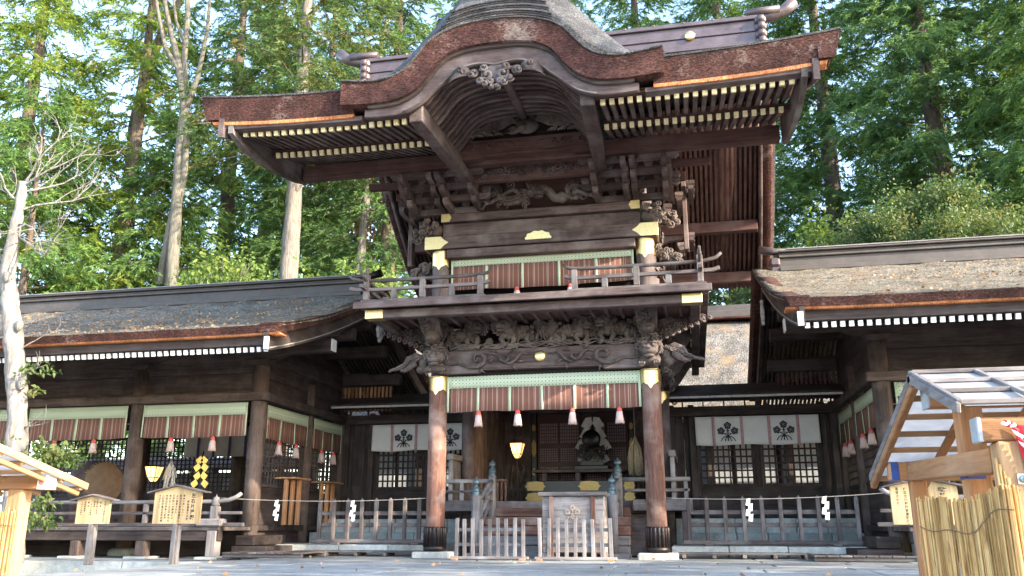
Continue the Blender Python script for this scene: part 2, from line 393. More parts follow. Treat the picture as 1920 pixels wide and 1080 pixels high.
# ------------------------------------------------ gate hall
G = thing('shrine_gate_hall', 'two storey carved wooden gate hall with curved gable and bark roof', 'building', (0, 2, 0))
WG = {a: wood('gate', a) for a in 'xyzo'}; WR = {a: wood('red', a) for a in 'xyzo'}; WC = wood('carve', 'o')
def goldcap(x, y, z0, z1, r, par):
    n = 48; vs_ = []; f = []
    for k in range(n + 1):
        a = 2 * math.pi * k / n; c = abs(math.cos(2 * a)); d = (.05 * c + .055 * (c > .9) * (c - .9) / .1)
        for z in (z1, z0 + .09 - d): vs_.append((x + r * math.cos(a), y + r * math.sin(a), z))
    for k in range(n): f.append([2 * k, 2 * k + 1, 2 * k + 3, 2 * k + 2])
    m = MB(); m.add(vs_, [q[::-1] for q in f], True); m.lathe((x, y, 0), [(r, z1 - .002), (r + .012, z1 - .02), (r + .012, z1 + .004), (r * .6, z1 + .006)], 32)
    return m.build('gilt_cap', GOLD, par)
def column(x, y, z0, z1, r, par, kind='column', cap=None, sleeve=False):
    m = MB(); m.lathe((x, y, 0), [(r * 1.0, z0), (r * 1.01, z0 + (z1 - z0) * .3), (r * .985, z1)], 28)
    o = m.build('column', wood(kind, 'z', True), par)
    if cap: goldcap(x, y, z1 - cap, z1, r + .006, o)
    if sleeve:
        s = MB(); s.lathe((x, y, 0), [(r + .008, .1), (r + .03, .1), (r + .034, .17), (r + .012, .175), (r + .012, .46), (r + .004, .47)], 28)
        for k in range(18):
            a = 2 * math.pi * k / 18; s.tube([(x + (r + .014) * math.cos(a), y + (r + .014) * math.sin(a), z) for z in (.17, .445, .475)], [.022, .022, .012], 6)
            for z in (.22, .31, .40): s.ell((x + (r + .038) * math.cos(a), y + (r + .038) * math.sin(a), z), .007, 5, 4)
        s.build('copper_sleeve', DARKM, o)
    return o
for s in (-1, 1):
    column(s * 1.77, 0, .08, 2.9, .152, G, 'column', .30, True)
    MB().box(s * 1.77 - .30, s * 1.77 + .30, -.28, .28, -.06, .09, .02).build('base_stone', STONE, G)
    column(s * 1.86, 2.4, .0, 2.9, .13, G, 'gate', .22)
    column(s * 1.86, 5.3, .0, 2.9, .13, G, 'gate')
    column(s * 1.77, 0, 3.89, 5.17, .15, G, 'gate', .40)
# inner floor, stairs, sills
fl = MB(); fl.box(-1.95, 1.95, 1.95, 5.45, .70, .92)
fl.build('floor', WG['x'], G)
for s in (-1, 1):
    MB().box(s * 1.30, s * 2.32, 1.62, 1.949, .74, .93).build('veranda_edge', wood('rail', 'x'), G)
    MB().box(s * 1.97, s * 2.3, 1.96, 5.4, .75, .91).build('veranda_floor', wood('rail', 'y'), G)
    for y in (1.75, 3.4, 5.2): MB().box(s * 2.13, s * 2.27, y - .07, y + .07, -.03, .739).build('floor_post', WG['z'], G)
MB().box(-1.85, 1.85, 2.02, 2.10, -.02, .69).build('underfloor_panel', WG['x'], G)
for i in range(5):
    y = .42 + .3 * i; z = .17 + .155 * i
    MB().box(-1.30 + .012 * i, 1.30 - .012 * i, y, y + .34 if i < 4 else 1.94, z - .145, z + .0, .012).build('stair_tread', wood('column' if i > 1 else 'grey', 'x'), G)
MB().box(-1.33, 1.33, .2, .43, -.04, .06, .01).build('stair_base', wood('grey', 'x'), G)
# balustrade with bronze finials
def giboshi(x, y, z, k, par):
    m = MB(); m.lathe((x, y, 0), [(.062 * k, z - .005), (.075 * k, z), (.075 * k, z + .03), (.068 * k, z + .035), (.066 * k, z + .075), (.074 * k, z + .08), (.074 * k, z + .1), (.062 * k, z + .11), (.058 * k, z + .15), (.03 * k, z + .165), (.033 * k, z + .18), (.062 * k, z + .2), (.066 * k, z + .225), (.05 * k, z + .26), (.02 * k, z + .28), (.012 * k, z + .305), (.002, z + .315)], 20)
    return m.build('bronze_finial', VERDI, par)
for s in (-1, 1):
    wz = wood('grey', 'z')
    m = MB(); m.lathe(((s * 1.13 - .07), .42, 0), [(.075, .0), (.078, .97)], 16); p = m.build('newel_post', wz, G); giboshi((s * 1.13 - .07), .42, .965, 1, p)
    m = MB(); m.lathe(((s * 1.13 - .07), 1.62, 0), [(.07, .5), (.072, 1.34)], 16); p = m.build('newel_post', wz, G); giboshi((s * 1.13 - .07), 1.62, 1.335, 1, p)
    for h0, h1, r in ((.86, 1.27, .036), (.58, 1.07, .03), (.36, .92, .03)):
        MB().tube([((s * 1.13 - .07), .46, h0), ((s * 1.13 - .07), .8, h0 + (h1 - h0) * .22), ((s * 1.13 - .07), 1.25, h0 + (h1 - h0) * .75), ((s * 1.13 - .07), 1.6, h1)], r, 10).build('stair_rail', wood('grey', 'y'), G)
    for t in (.3, .65): MB().box((s * 1.13 - .07) - .03, (s * 1.13 - .07) + .03, .42 + 1.2 * t - .03, .42 + 1.2 * t + .03, .4 + .45 * t, .80 + .40 * t).build('stair_baluster', wz, G)
    MB().cyl(((s * 1.13 - .07), 1.66, 1.27), (s * 2.3, 1.66, 1.27), .038).build('veranda_rail', wood('grey', 'x'), G)
    MB().box(s * 1.2, s * 2.28, 1.63, 1.69, 1.06, 1.11).build('veranda_rail', wood('rail', 'x'), G)
    for x in (1.78, 2.22): MB().box(s * x - .035, s * x + .035, 1.63, 1.70, .93, 1.24).build('veranda_baluster', wz, G)
    # wing panel closing the veranda side
    m = MB(); m.prism([(1.72, .93), (1.72, 1.66), (3.85, 1.66), (3.85, .93)], s * 1.99, s * 2.03, 'x'); wp = m.build('wing_panel', wood('grey', 'y'), G)
    MB().beam((s * 2.01, 1.66, 1.715), (s * 2.01, 3.9, 1.73), .12, .11).build('panel_cap', wood('grey', 'y'), wp)
    MB().box(s * 1.97, s * 2.05, 1.70, 1.77, .93, 1.66).build('panel_frame', wood('grey', 'z'), wp)
# rooms: walls, ceiling, rear doors
for s in (-1, 1):
    for i in range(7): MB().box(s * 1.80, s * 1.84, 2.53 + .385 * i, 2.91 + .385 * i, .925, 2.9).build('wall_board', WG['z'], G)
    MB().box(s * 1.62, s * 1.9, -.02, 5.3, 2.91, 3.12).build('tie_beam', WG['y'], G)
    MB().box(s * 1.02, s * 1.14, 5.2, 5.32, .92, 2.95).build('door_post', BLACKW, G)
    for z0, z1, w in ((1.0, 1.25, .07), (1.55, 1.72, .045), (1.95, 2.35, .055), (2.52, 2.68, .045)):
        m = MB(); zc = (z0 + z1) / 2; hz = (z1 - z0) / 2; x = s * 1.08
        m.prism([(x - w, zc - hz * .5), (x - w * .5, zc - hz * .72), (x, zc - hz), (x + w * .5, zc - hz * .72), (x + w, zc - hz * .5), (x + w * .8, zc), (x + w, zc + hz * .5), (x + w * .5, zc + hz * .72), (x, zc + hz), (x - w * .5, zc + hz * .72), (x - w, zc + hz * .5), (x - w * .8, zc)], 5.18, 5.198)
        m.build('gilt_fitting', OLDGOLD, G)
    MB().box(s * 1.15, s * 1.80, 5.24, 5.29, .92, 2.95).build('carved_side_panel', WG['z'], G)
    # door leaf with grids
    d = MB(); d.box(s * .03, s * 1.01, 5.26, 5.30, .92, 2.92); dl = d.build('door_leaf', plain('dark_red_lacquer', (.055, .016, .014), .5), G)
    for a, c in ((.08, .5), (.55, .96)):
        for z0, z1 in ((1.45, 1.75), (1.85, 2.15), (2.25, 2.7)):
            b = MB(); b.box(s * a, s * c, 5.250, 5.258, z0, z1, .001); b.build('grid_backing', plain('dull_mauve_paper', (.30, .22, .24), .8), dl)  # one even dull mauve tone behind the grid bars
            l = MB()
            for i in range(9): x = a + (c - a) * i / 8; l.box(s * x - .007, s * x + .007, 5.236, 5.249, z0, z1, .001)
            for i in range(7): z = z0 + (z1 - z0) * i / 6; l.box(s * a, s * c, 5.234, 5.247, z - .007, z + .007, .001)
            l.build('door_grid', plain('dark_red_lacquer', (.055, .016, .014), .5), dl)
MB().box(-1.9, 1.9, 0.12, 5.45, 3.3, 3.36).build('ceiling', WG['y'], G)
MB().box(-1.85, 1.85, 5.2, 5.34, 2.93, 3.3).build('door_lintel', WG['x'], G)
MB().box(-1.85, 1.85, 5.42, 5.46, .2, 3.3).build('rear_wall', WG['x'], G)
MB().box(-1.78, 1.78, .02, .1, 2.86, 3.5).build('frieze_backing', plain('shade_dark_wood', (.010, .008, .008), .8), G)  # near-black colour puts the shade of the carving recesses into the backing
# --- swirl helper used by all carvings
def swirls(mb, x0, x1, z0, z1, y, n, rr, seed, th=.018, yk=.03):
    k = random.Random(seed)
    for i in range(n):
        x = k.uniform(x0, x1); z = k.uniform(z0, z1); r = k.uniform(*rr); a = k.uniform(0, 6.28); d = k.choice((-1, 1))
        sp = spiral(x, z, r, k.uniform(1.0, 1.5), a, d, y + k.uniform(-.03, .03), 16, .15, yk)
        ex = sp[0]; tl = [(ex[0] - d * math.sin(a) * -r * 1.2 * t, ex[1] + .02 * t, ex[2] + d * math.cos(a) * -r * 1.2 * t) for t in (1, .5)]
        mb.tube(tl + sp, taper(18, th * .35, th * .75, th), 6)
def leafy(mb, x, z, y, a, L, w, curl=.3):
    pts = [(x + L * t * math.cos(a + curl * t), y - .03 * math.sin(3.14 * t), z + L * t * math.sin(a + curl * t)) for t in frange(0, 1, 6)]
    mb.tube(pts, [w * .3, w * .8, w, w * .8, w * .45, w * .08], 6, (.5, 1))
def peony(mb, x, z, y, r):
    for i in range(3):
        q = r * (1 - .28 * i)
        for k in range(7):
            a = k * .898 + i * .5; mb.ell((x + q * .62 * math.cos(a), y - .02 * i - .01, z + q * .62 * math.sin(a)), (q * .42, q * .2, q * .3), 6, 5, Matrix.Rotation(-a, 3, 'Y'))
    mb.ell((x, y - .07, z), r * .25, 6, 5)
def lion(mb, x, z, y, s, f=1):
    """shishi seen from the front quarter: curled mane, muzzle, four legs, flame tail"""
    mb.ell((x - f * .20 * s, y, z + .26 * s), (.26 * s, .12 * s, .14 * s)); mb.ell((x + f * .02 * s, y - .02, z + .28 * s), (.15 * s, .13 * s, .17 * s))
    for lx, ly, k in ((.10, -.07, .06), (-.02, -.05, -.06), (-.34, -.04, .04), (-.42, .03, -.05)):
        mb.tube([(x + f * lx * s, y + ly * s, z + .24 * s), (x + f * (lx + k) * s, y + (ly - .03) * s, z + .12 * s), (x + f * lx * s, y + ly * s, z + .02 * s), (x + f * (lx + .07) * s, y + (ly - .04) * s, z)], [.075 * s, .055 * s, .042 * s, .05 * s], 7)
    hx, hz = x + f * .12 * s, z + .40 * s
    mb.ell((hx, y - .10 * s, hz), (.15 * s, .13 * s, .14 * s), 10, 8); mb.ell((hx + f * .03 * s, y - .22 * s, hz - .05 * s), (.10 * s, .07 * s, .05 * s)); mb.ell((hx + f * .03 * s, y - .19 * s, hz - .12 * s), (.085 * s, .06 * s, .03 * s))
    mb.ell((hx + f * .03 * s, y - .28 * s, hz - .02 * s), (.04 * s, .025 * s, .024 * s), 6, 5)
    for e in (-.07, .07): mb.ell((hx + e * s + f * .02 * s, y - .215 * s, hz + .03 * s), .03 * s, 6, 5); mb.ell((hx + e * 1.1 * s + f * .02 * s, y - .2 * s, hz + .08 * s), (.06 * s, .035 * s, .022 * s), 6, 5)
    for k in range(15):
        a = -.9 + k * .36; mb.tube(spiral(hx + .19 * s * math.cos(a), hz + .16 * s * math.sin(a), .06 * s, 1.2, a, 1, y - .06 * s, 9, .2, .05 * s), .022 * s, 5)
    kk = random.Random(int(x * 100))
    for k in range(14): mb.tube(spiral(x - f * kk.uniform(-.05, .42) * s, z + kk.uniform(.16, .40) * s, .04 * s, 1.2, kk.uniform(0, 6), 1, y - .11 * s, 8, .2, .03 * s), .016 * s, 5)
    for k in range(6): leafy(mb, x - f * .42 * s, z + .32 * s, y - .03, 1.57 + f * (.1 + .32 * k), .28 * s, .04 * s, f * .9)
# lower rainbow beam
B = MB(); B.prism([(-1.66, 2.93), (-1.66, 3.28), (-1.45, 3.32), (1.45, 3.32), (1.66, 3.28), (1.66, 2.93), (1.05, 2.93), (.98, 2.98), (-.98, 2.98), (-1.05, 2.93)], -.16, .08)
rb = B.build('rainbow_beam', WG['x'], G)
K = MB()
for s in (-1, 1):
    def T(l, r, n=6): K.tube([(s * a, -.165 - c, b) for a, b, c in l], r, n, (.6, 1))
    T([(1.64, 3.1, 0), (1.5, 3.08, .01), (1.38, 3.1, .01), (1.28, 3.06, .015), (1.16, 3.02, .02), (1.02, 3.03, .02), (.93, 3.09, .02), (.92, 3.18, .02), (.98, 3.24, .02), (1.07, 3.24, .02), (1.12, 3.18, .02), (1.09, 3.12, .02), (1.03, 3.13, .02)], taper(13, .016, .026, .042))
    T([(.92, 3.2, 0), (.8, 3.25, .01), (.7, 3.2, .02), (.66, 3.12, .02), (.58, 3.09, .02), (.52, 3.14, .02), (.54, 3.2, .02), (.6, 3.19, .02)], taper(8, .012, .018, .034))
    T([(.62, 3.09, 0), (.5, 3.06, .01), (.4, 3.12, .02), (.34, 3.2, .02), (.28, 3.24, .01), (.2, 3.2, .01), (.13, 3.22, .01)], taper(7, .026, .008, .026))
    for a, b, c in ((.85, 3.08, 2.6), (.72, 3.27, .3), (.5, 3.24, 2.8), (.38, 3.1, 3.5), (1.0, 3.0, 4.2), (.45, 3.05, 4.4)): leafy(K, s * a, b, -.17, c if s > 0 else 3.14 - c, .13, .02)
    T([(1.04, 2.955, .0), (1.0, 3.0, .0), (.9, 3.005, .0), (0, 3.005, .0)], .011)
K.v = [(a, -.165 + (b + .165) * 1.9, c) for a, b, c in K.v]
K.build('scroll_relief', WC, rb)
m = MB(); m.lathe((0.0, -.185, 3.17), [(.001, -.02), (.075, -.016), (.095, 0), (.095, .03)], 28, True, 'y'); m.build('gilt_crest', GOLD, rb)
# frieze of lions and peonies
F1 = MB(); k = random.Random(5)
for x, f, s in ((-1.18, 1, .85), (-.5, -1, .92), (.66, 1, .85), (1.14, -1, .92)): lion(F1, x, 3.36, -.10, s, f)
for x, z, r in ((-1.5, 3.55, .09), (.06, 3.65, .09), (.28, 3.5, .11), (-.14, 3.5, .07), (1.52, 3.52, .09), (-.86, 3.45, .07), (.85, 3.62, .06)): peony(F1, x, z, -.14, r)
for i in range(70): leafy(F1, k.uniform(-1.6, 1.6), k.uniform(3.36, 3.44), -.1 + k.uniform(-.07, .05), k.uniform(-.4, 3.5), k.uniform(.1, .22), k.uniform(.014, .03), k.uniform(-1, 1))
for px_, pz_ in ((-1.5, 3.55), (.06, 3.65), (.28, 3.5), (-.14, 3.5), (1.52, 3.52), (-.86, 3.45), (.85, 3.62)):
    F1.tube([(px_ + .1, -.1, 3.36), (px_ + .05, -.13, (3.36 + pz_) / 2), (px_, -.12, pz_)], [.022, .018, .014], 6)
    for q_ in range(7): leafy(F1, px_, pz_ - .06, -.11, .5 * q_ + 3.0, .17, .024, .5)
for i in range(60):
    x = k.uniform(-1.6, 1.5); F1.tube([(x + t, -.17 - .03 * math.sin(9 * t), 3.345 + .05 * ((i * 7) % 5) / 5 + .035 * math.sin(11 * t + i)) for t in frange(0, .3, 7)], taper(7, .007, .005, .018), 5)
F1.build('lion_frieze', WC, G)
# upper frame beams
for nm, y0, y1, z0, z1, e in (('head_beam', -.2, .14, 4.95, 5.10, 1.62), ('gilt_end_beam', -.24, .16, 5.112, 5.33, 2.0), ('wall_plank', -.12, .1, 5.335, 5.60, 1.72), ('upper_beam', -.22, .12, 5.605, 5.75, 1.72)):
    o = MB().box(-e, e, y0, y1, z0, z1, .012).build(nm, WG['x'], G)
    if nm == 'gilt_end_beam':
        for s in (-1, 1):
            m = MB(); m.prism([(s * 2.005, z0 - .004), (s * 2.005, z1 + .004), (s * 1.72, z1 + .004), (s * 1.66, (z0 + z1) / 2 + .05), (s * 1.58, (z0 + z1) / 2), (s * 1.66, (z0 + z1) / 2 - .05), (s * 1.72, z0 - .004)], -.247, -.243); m.box(s * 1.98, s * 2.007, -.246, .17, z0 - .004, z1 + .004, .004); m.build('gilt_end', GOLD, o)
        m = MB(); m.prism([(-.22, 5.17)] + [(-.22 * math.cos(a) * (1 + .05 * math.cos(10 * a)), 5.19 + .125 * math.sin(a) * (1 + .06 * math.cos(10 * a))) for a in frange(.05, 3.09, 30)] + [(.22, 5.17)], -.262, -.242); m.build('gilt_half_crest', GOLD, o)
    if nm == 'upper_beam':
        for s in (-1, 1):
            m = MB(); m.prism([(s * 1.724, z0 - .003), (s * 1.724, z1 + .003), (s * 1.58, z1 + .003), (s * 1.54, z1 - .07), (s * 1.58, z0 - .003)], -.226, -.222); m.build('gilt_end', GOLD, o)
MB().box(-1.75, 1.75, .3, .36, 4.0, 5.2).build('upper_wall', plain('shade_dark_wood', (.010, .008, .008), .8), G)  # near-black colour stands for the unlit room behind the blind
for s in (-1, 1):
    MB().box(s * 1.72, s * 1.86, .15, 4.9, 5.1, 5.34).build('side_beam', WG['y'], G)
    for i in range(4): MB().box(s * 1.74, s * 1.80, .2, 4.8, 4.06 + .5 * i, 4.555 + .5 * i).build('side_wall_board', WG['y'], G)
    column(s * 1.79, 2.4, 4.06, 5.1, .13, G, 'gate'); column(s * 1.79, 4.75, 4.06, 5.1, .13, G, 'gate')
MB().box(-1.75, 1.75, -.02, .05, 5.7, 6.75).build('upper_tympanum', WR['x'], G)
# balcony
for i in range(18): MB().box(-2.73, 2.73, -1.42 + .35 * i - (.0 if i else .0), -1.08 + .35 * i, 3.83, 3.89, .006).build('balcony_floor_board', WG['x'], G) if i in (0, 1, 2, 3, 4) else None
for s in (-1, 1):
    for i in range(3): MB().box(s * (1.9 + .28 * i), s * (2.17 + .28 * i), .335, 5.2, 3.83, 3.89, .006).build('balcony_floor_board', WG['y'], G)
MB().box(-2.77, 2.77, -1.47, -1.425, 3.79, 3.90, .008).build('balcony_edge_board', WG['x'], G)
fb = MB().box(-2.62, 2.62, -1.30, -1.13, 3.66, 3.795, .01).build('balcony_beam', WG['x'], G)
for s in (-1, 1):
    m = MB(); m.box(s * 2.33, s * 2.625, -1.306, -1.124, 3.655, 3.80, .004); m.build('gilt_end', GOLD, fb)
    sb = MB().box(s * 2.45, s * 2.6, -1.12, 5.2, 3.66, 3.795, .01).build('balcony_side_beam', WG['y'], G)
for i in range(21):
    x = -2.3 + .23 * i; MB().beam((x, -1.12, 3.76), (x, .1, 3.775), .05, .06).build('balcony_joist', WG['y'], G)
MB().box(-2.44, 2.44, -1.12, .3, 3.795, 3.825).build('balcony_soffit', WR['y'], G)
# balcony railing
def rail(par, pts, r, nm='rail', mat=None): return MB().tube(pts, r, 10).build(nm, mat or wood('rail', 'x'), par)
RL = thing('balcony_railing', 'weathered wooden railing with upturned ends round the upper balcony', 'railing', (0, -1.28, 3.89))
for s in (-1, 1):
    a, b = s * .66, s * 2.62
    rail(RL, [(s * .56, -1.3, 4.36), (s * .62, -1.3, 4.31), (s * .72, -1.3, 4.285), (s * 1.2, -1.3, 4.275), (s * 2.3, -1.3, 4.275), (s * 2.7, -1.3, 4.29), (s * 2.86, -1.3, 4.33), (s * 2.94, -1.3, 4.40)], [.022, .028, .03, .03, .03, .03, .028, .022], 'top_rail')
    m = MB(); pts = [(s * .6, 4.17), (s * .68, 4.145), (s * .8, 4.13), (s * 2.5, 4.13), (s * 2.8, 4.14), (s * 2.9, 4.17)]
    for p, q in zip(pts, pts[1:]): m.beam((p[0], -1.3, p[1]), (q[0], -1.3, q[1]), .06, .055, ext=.004)
    m.build('middle_rail', wood('rail', 'x'), RL)
    MB().box(a, b + s * .08, -1.345, -1.255, 3.893, 3.96).build('bottom_rail', wood('rail', 'x'), RL)
    rail(RL, [(s * 2.62, -1.62, 4.42), (s * 2.62, -1.52, 4.33), (s * 2.62, -1.36, 4.29), (s * 2.62, -.9, 4.275), (s * 2.62, 4.8, 4.275)], [.022, .026, .03, .03, .03], 'top_rail', wood('rail', 'y'))
    MB().beam((s * 2.62, -1.56, 4.14), (s * 2.62, 4.8, 4.13), .06, .055).build('middle_rail', wood('rail', 'y'), RL)
    MB().box(s * 2.575, s * 2.665, -1.25, 4.8, 3.893, 3.96).build('bottom_rail', wood('rail', 'y'), RL)
    for x in (.74, 1.68, 2.62):
        p = MB().box(s * x - .045, s * x + .045, -1.345, -1.255, 3.961, 4.26 if x < 2.6 else 4.38).build('rail_post', wood('rail', 'z'), RL)
        if x > 2.6: MB().lathe((s * x, -1.3, 0), [(.03, 4.38), (.034, 4.42), (.025, 4.48), (.003, 4.52)], 10).build('post_tip', wood('rail', 'z'), p)
    for x in (1.2, 2.15): MB().box(s * x - .045, s * x + .045, -1.335, -1.265, 3.961, 4.105).build('rail_strut', wood('grey', 'z'), RL)
    for y in (-.4, .5, 1.4, 2.3, 3.2, 4.1): MB().box(s * 2.62 - .045, s * 2.62 + .045, y - .045, y + .045, 3.961, 4.25).build('rail_post', wood('rail', 'z'), RL)
# corner guardian carvings under the balcony and at the column heads
def guardian(nm, x, y, z, s, par):
    m = MB(); k = random.Random(int(x * 10) + 40)
    m.ell((x, y - .20, z + .16), (.17, .15, .14), 12, 9); m.ell((x, y - .33, z + .11), (.12, .08, .065), 10, 7); m.ell((x, y - .32, z + .03), (.10, .07, .035), 8, 6); m.ell((x, y - .40, z + .15), (.05, .035, .032), 8, 6)
    for e in (-1, 1):
        m.ell((x + e * .075, y - .33, z + .20), .033, 8, 6); m.ell((x + e * .08, y - .32, z + .245), (.07, .04, .025), 8, 6); m.ell((x + e * .16, y - .16, z + .24), (.035, .05, .06), 6, 5)
        m.tube([(x + e * .11, y - .1, z + .02), (x + e * .12, y - .2, z - .05), (x + e * .115, y - .29, z - .08)], [.07, .06, .055], 8)
        for t in (-.035, 0, .035): m.ell((x + e * .115 + t, y - .335, z - .085), (.021, .03, .025), 6, 5)
    m.ell((x, y - .12, z - .0), (.17, .15, .11), 10, 7)
    for i in range(16):
        a = -.5 + i * .26; m.tube(spiral(x + .18 * math.cos(a), z + .17 + .15 * math.sin(a), .05, 1.2, a, 1, y - .17 + k.uniform(-.06, .04), 10, .2, .04), .018, 5)
    # trunk-like side head
    f = s
    m.ell((x + f * .28, y + .0, z + .12), (.13, .11, .13), 10, 7)
    m.tube([(x + f * .28, y - .02, z + .16), (x + f * .46, y - .05, z + .22), (x + f * .62, y - .06, z + .17), (x + f * .70, y - .06, z + .06), (x + f * .84, y - .06, z + .015), (x + f * .98, y - .06, z + .0), (x + f * 1.04, y - .06, z - .03)], [.075, .068, .055, .042, .032, .026, .022], 9)
    m.tube([(x + f * .42, y - .09, z + .10), (x + f * .54, y - .12, z + .03), (x + f * .66, y - .1, z - .03), (x + f * .80, y - .07, z - .0)], [.06, .055, .04, .012], 8)
    m.ell((x + f * .33, y + .01, z + .0), (.13, .11, .08), 10, 7)
    for i in range(9): m.tube(spiral(x + f * (.28 + .05 * i), z + .2 - .016 * i, .04, 1.2, k.uniform(0, 6), f, y - .1, 9, .2, .04), .013, 5)
    for i in range(6): leafy(m, x + f * (.45 + .07 * i), z + .14 - .03 * i, y - .1, (.6 if f > 0 else 2.5), .17, .018, -f * .9)
    for i in range(5): m.tube([(x + f * (.3 + .06 * i), y - .12, z + .2 - .03 * i), (x + f * (.4 + .07 * i), y - .13, z + .13 - .04 * i), (x + f * (.48 + .07 * i), y - .11, z + .15 - .05 * i)], [.012, .02, .006], 5)
    m.v = [(x + f * (.2 + ((a - x) * f - .2) * .8) if (a - x) * f > .2 else a, b, c) for a, b, c in m.v]
    m.build(nm, WC, par)
for s in (-1, 1):
    guardian('guardian_lion', s * 1.77, 0, 3.05, s, G)
    m = MB()                               # dragon-head bracket under the balcony, over each front column
    k = random.Random(20 + s)
    m.box(s * 1.77 - .12, s * 1.77 + .12, -.2, .1, 3.3, 3.82)
    for i in range(26): m.tube(spiral(s * 1.77 + k.uniform(-.13, .13), 3.36 + .017 * i, k.uniform(.035, .06), 1.2, k.uniform(0, 6), k.choice((-1, 1)), -.2 - .022 * i, 10, .2, .05), .017, 5)
    for i in range(7): m.tube([(s * 1.77 + (i - 3) * .04, -.25 - .05 * (i % 2), 3.5), (s * 1.77 + (i - 3) * .045, -.5, 3.62), (s * 1.77 + (i - 3) * .05, -.72, 3.8), (s * 1.77 + (i - 3) * .05, -.84, 3.97), (s * 1.77 + (i - 3) * .045, -.8, 4.02)], [.03, .035, .03, .026, .012], 6)
    m.ell((s * 1.77, -.42, 3.52), (.13, .16, .11), 10, 7); m.ell((s * 1.77, -.55, 3.47), (.09, .1, .05), 8, 6)
    m.build('dragon_bracket', WC, G)
    m = MB()                               # openwork cloud bracket stretching sideways to the balcony corner
    m.prism([(s * 1.9, 3.42), (s * 1.9, 3.7), (s * 2.55, 3.72), (s * 2.5, 3.62)], -.02, .03)
    for i in range(46):
        t = k.random(); x = s * (1.88 + .80 * t); zlo = 3.36 + .33 * t; m.tube(spiral(x, k.uniform(zlo, 3.72), k.uniform(.03, .065), 1.3, k.uniform(0, 6), k.choice((-1, 1)), -.06 + k.uniform(-.04, .03), 12, .15, .03), taper(12, .008, .014, .017), 5)
    for i in range(9): t = i / 8; m.tube(spiral(s * (1.95 + .8 * t), 3.37 + .32 * t, .045, 1.2, 3.9, -s, -.1, 10, .2, .04), .018, 5)
    m.build('cloud_bracket', WC, G)
    m = MB()
    for j in range(5):
        for i in range(22): t = k.random(); m.tube(spiral(s * (1.98 + .1 * t), 3.0 + .8 * k.random(), .06, 1.3, k.uniform(0, 6), 1, .6 + j * .9 + .5 * t, 10, .15, .03), .018, 5)
    m.build('side_cloud_relief', WC, G, kind='stuff')
    for y in (1.2, 2.5, 3.8): MB().prism([(s * 1.9, 3.0), (s * 1.9, 3.74), (s * 2.5, 3.74), (s * 2.2, 3.3)], y, y + .14).build('side_cloud_bracket', WC, G)
    m = MB(); m.prism([(.1, 3.0), (.1, 3.74), (5.2, 3.74), (5.2, 3.0)], s * 1.84, s * 1.9, 'x'); m.build('side_frieze_board', WG['y'], G)
    # small carved nosings on the upper beam corners
    m = MB()
    for i in range(22): m.tube(spiral(s * 1.80 + s * k.uniform(-.02, .34), 5.42 + k.uniform(-.02, .24), k.uniform(.03, .055), 1.3, k.uniform(0, 6), k.choice((-1, 1)), -.14 + k.uniform(-.16, .05), 11, .15, .05), .019, 5)
    m.ell((s * 1.86, -.08, 5.5), (.14, .14, .13), 9, 7); m.build('carved_nosing', WC, G)
    m = MB()
    for y0 in (.25, 1.2, 2.4, 3.6):
        for i in range(18): m.tube(spiral(y0 + k.uniform(-.05, .2), 4.7 + k.uniform(0, 1.1), k.uniform(.04, .07), 1.3, k.uniform(0, 6), k.choice((-1, 1)), 0, 11, .15, .05), .022, 5)
    m.v = [(s * (1.95 + .1 * math.sin(7 * p[2]) + p[1]), p[0], p[2]) for p in m.v]; m.f = [f[::-1] for f in m.f] if s > 0 else m.f
    m.build('side_carved_nosing', WC, G, kind='stuff')
# ------------- bracket complexes
mb = MB(); mb.prism([(-.05, 0), (.05, 0), (.075, .05), (.075, .11), (-.075, .11), (-.075, .05)], -.07, .07); BLOCK = {'g': shared(mb, 'bracket_block', WG['o'])}
def armmesh(L, ax):
    m = MB(); h = L / 2; P_ = [(-h, .11), (-h, .05), (-h + .03, .02), (-h + .08, .0), (h - .08, .0), (h - .03, .02), (h, .05), (h, .11)]
    m.prism(P_, -.045, .045, 'y' if ax == 'x' else 'x'); return shared(m, 'bracket_arm', WG[ax])
A6x, A10x, A6y = armmesh(.62, 'x'), armmesh(.98, 'x'), armmesh(.72, 'y')
def bracket(xc, sgn, par):
    for k_ in range(4):
        y = -.16 - .27 * k_; z = 5.76 + .125 * k_
        inst('bracket_arm', A10x if k_ % 2 else A6x, par, (xc, y, z + .0)); offs = (-.42, -.14, .14, .42) if k_ % 2 else (-.25, 0, .25)
        for o in offs: inst('bracket_block', BLOCK['g'], par, (xc + o, y, z + .112))
        for o in (-.25, .25) if k_ < 3 else ():
            inst('bracket_arm', A6y, par, (xc + o, y - .16, z + .01))
def sidebracket(yc, s, par):
    for k_ in range(4):
        x = s * (1.98 + .2 * k_); z = 5.36 + .2 * k_
        inst('bracket_arm', A6y, par, (x, yc, z)); inst('bracket_arm', A6x, par, (x - s * .12, yc, z + .005), 0, (.55, 1, 1))
        for o in (-.25, 0, .25): inst('bracket_block', BLOCK['g'], par, (x, yc + o, z + .112), math.pi / 2)
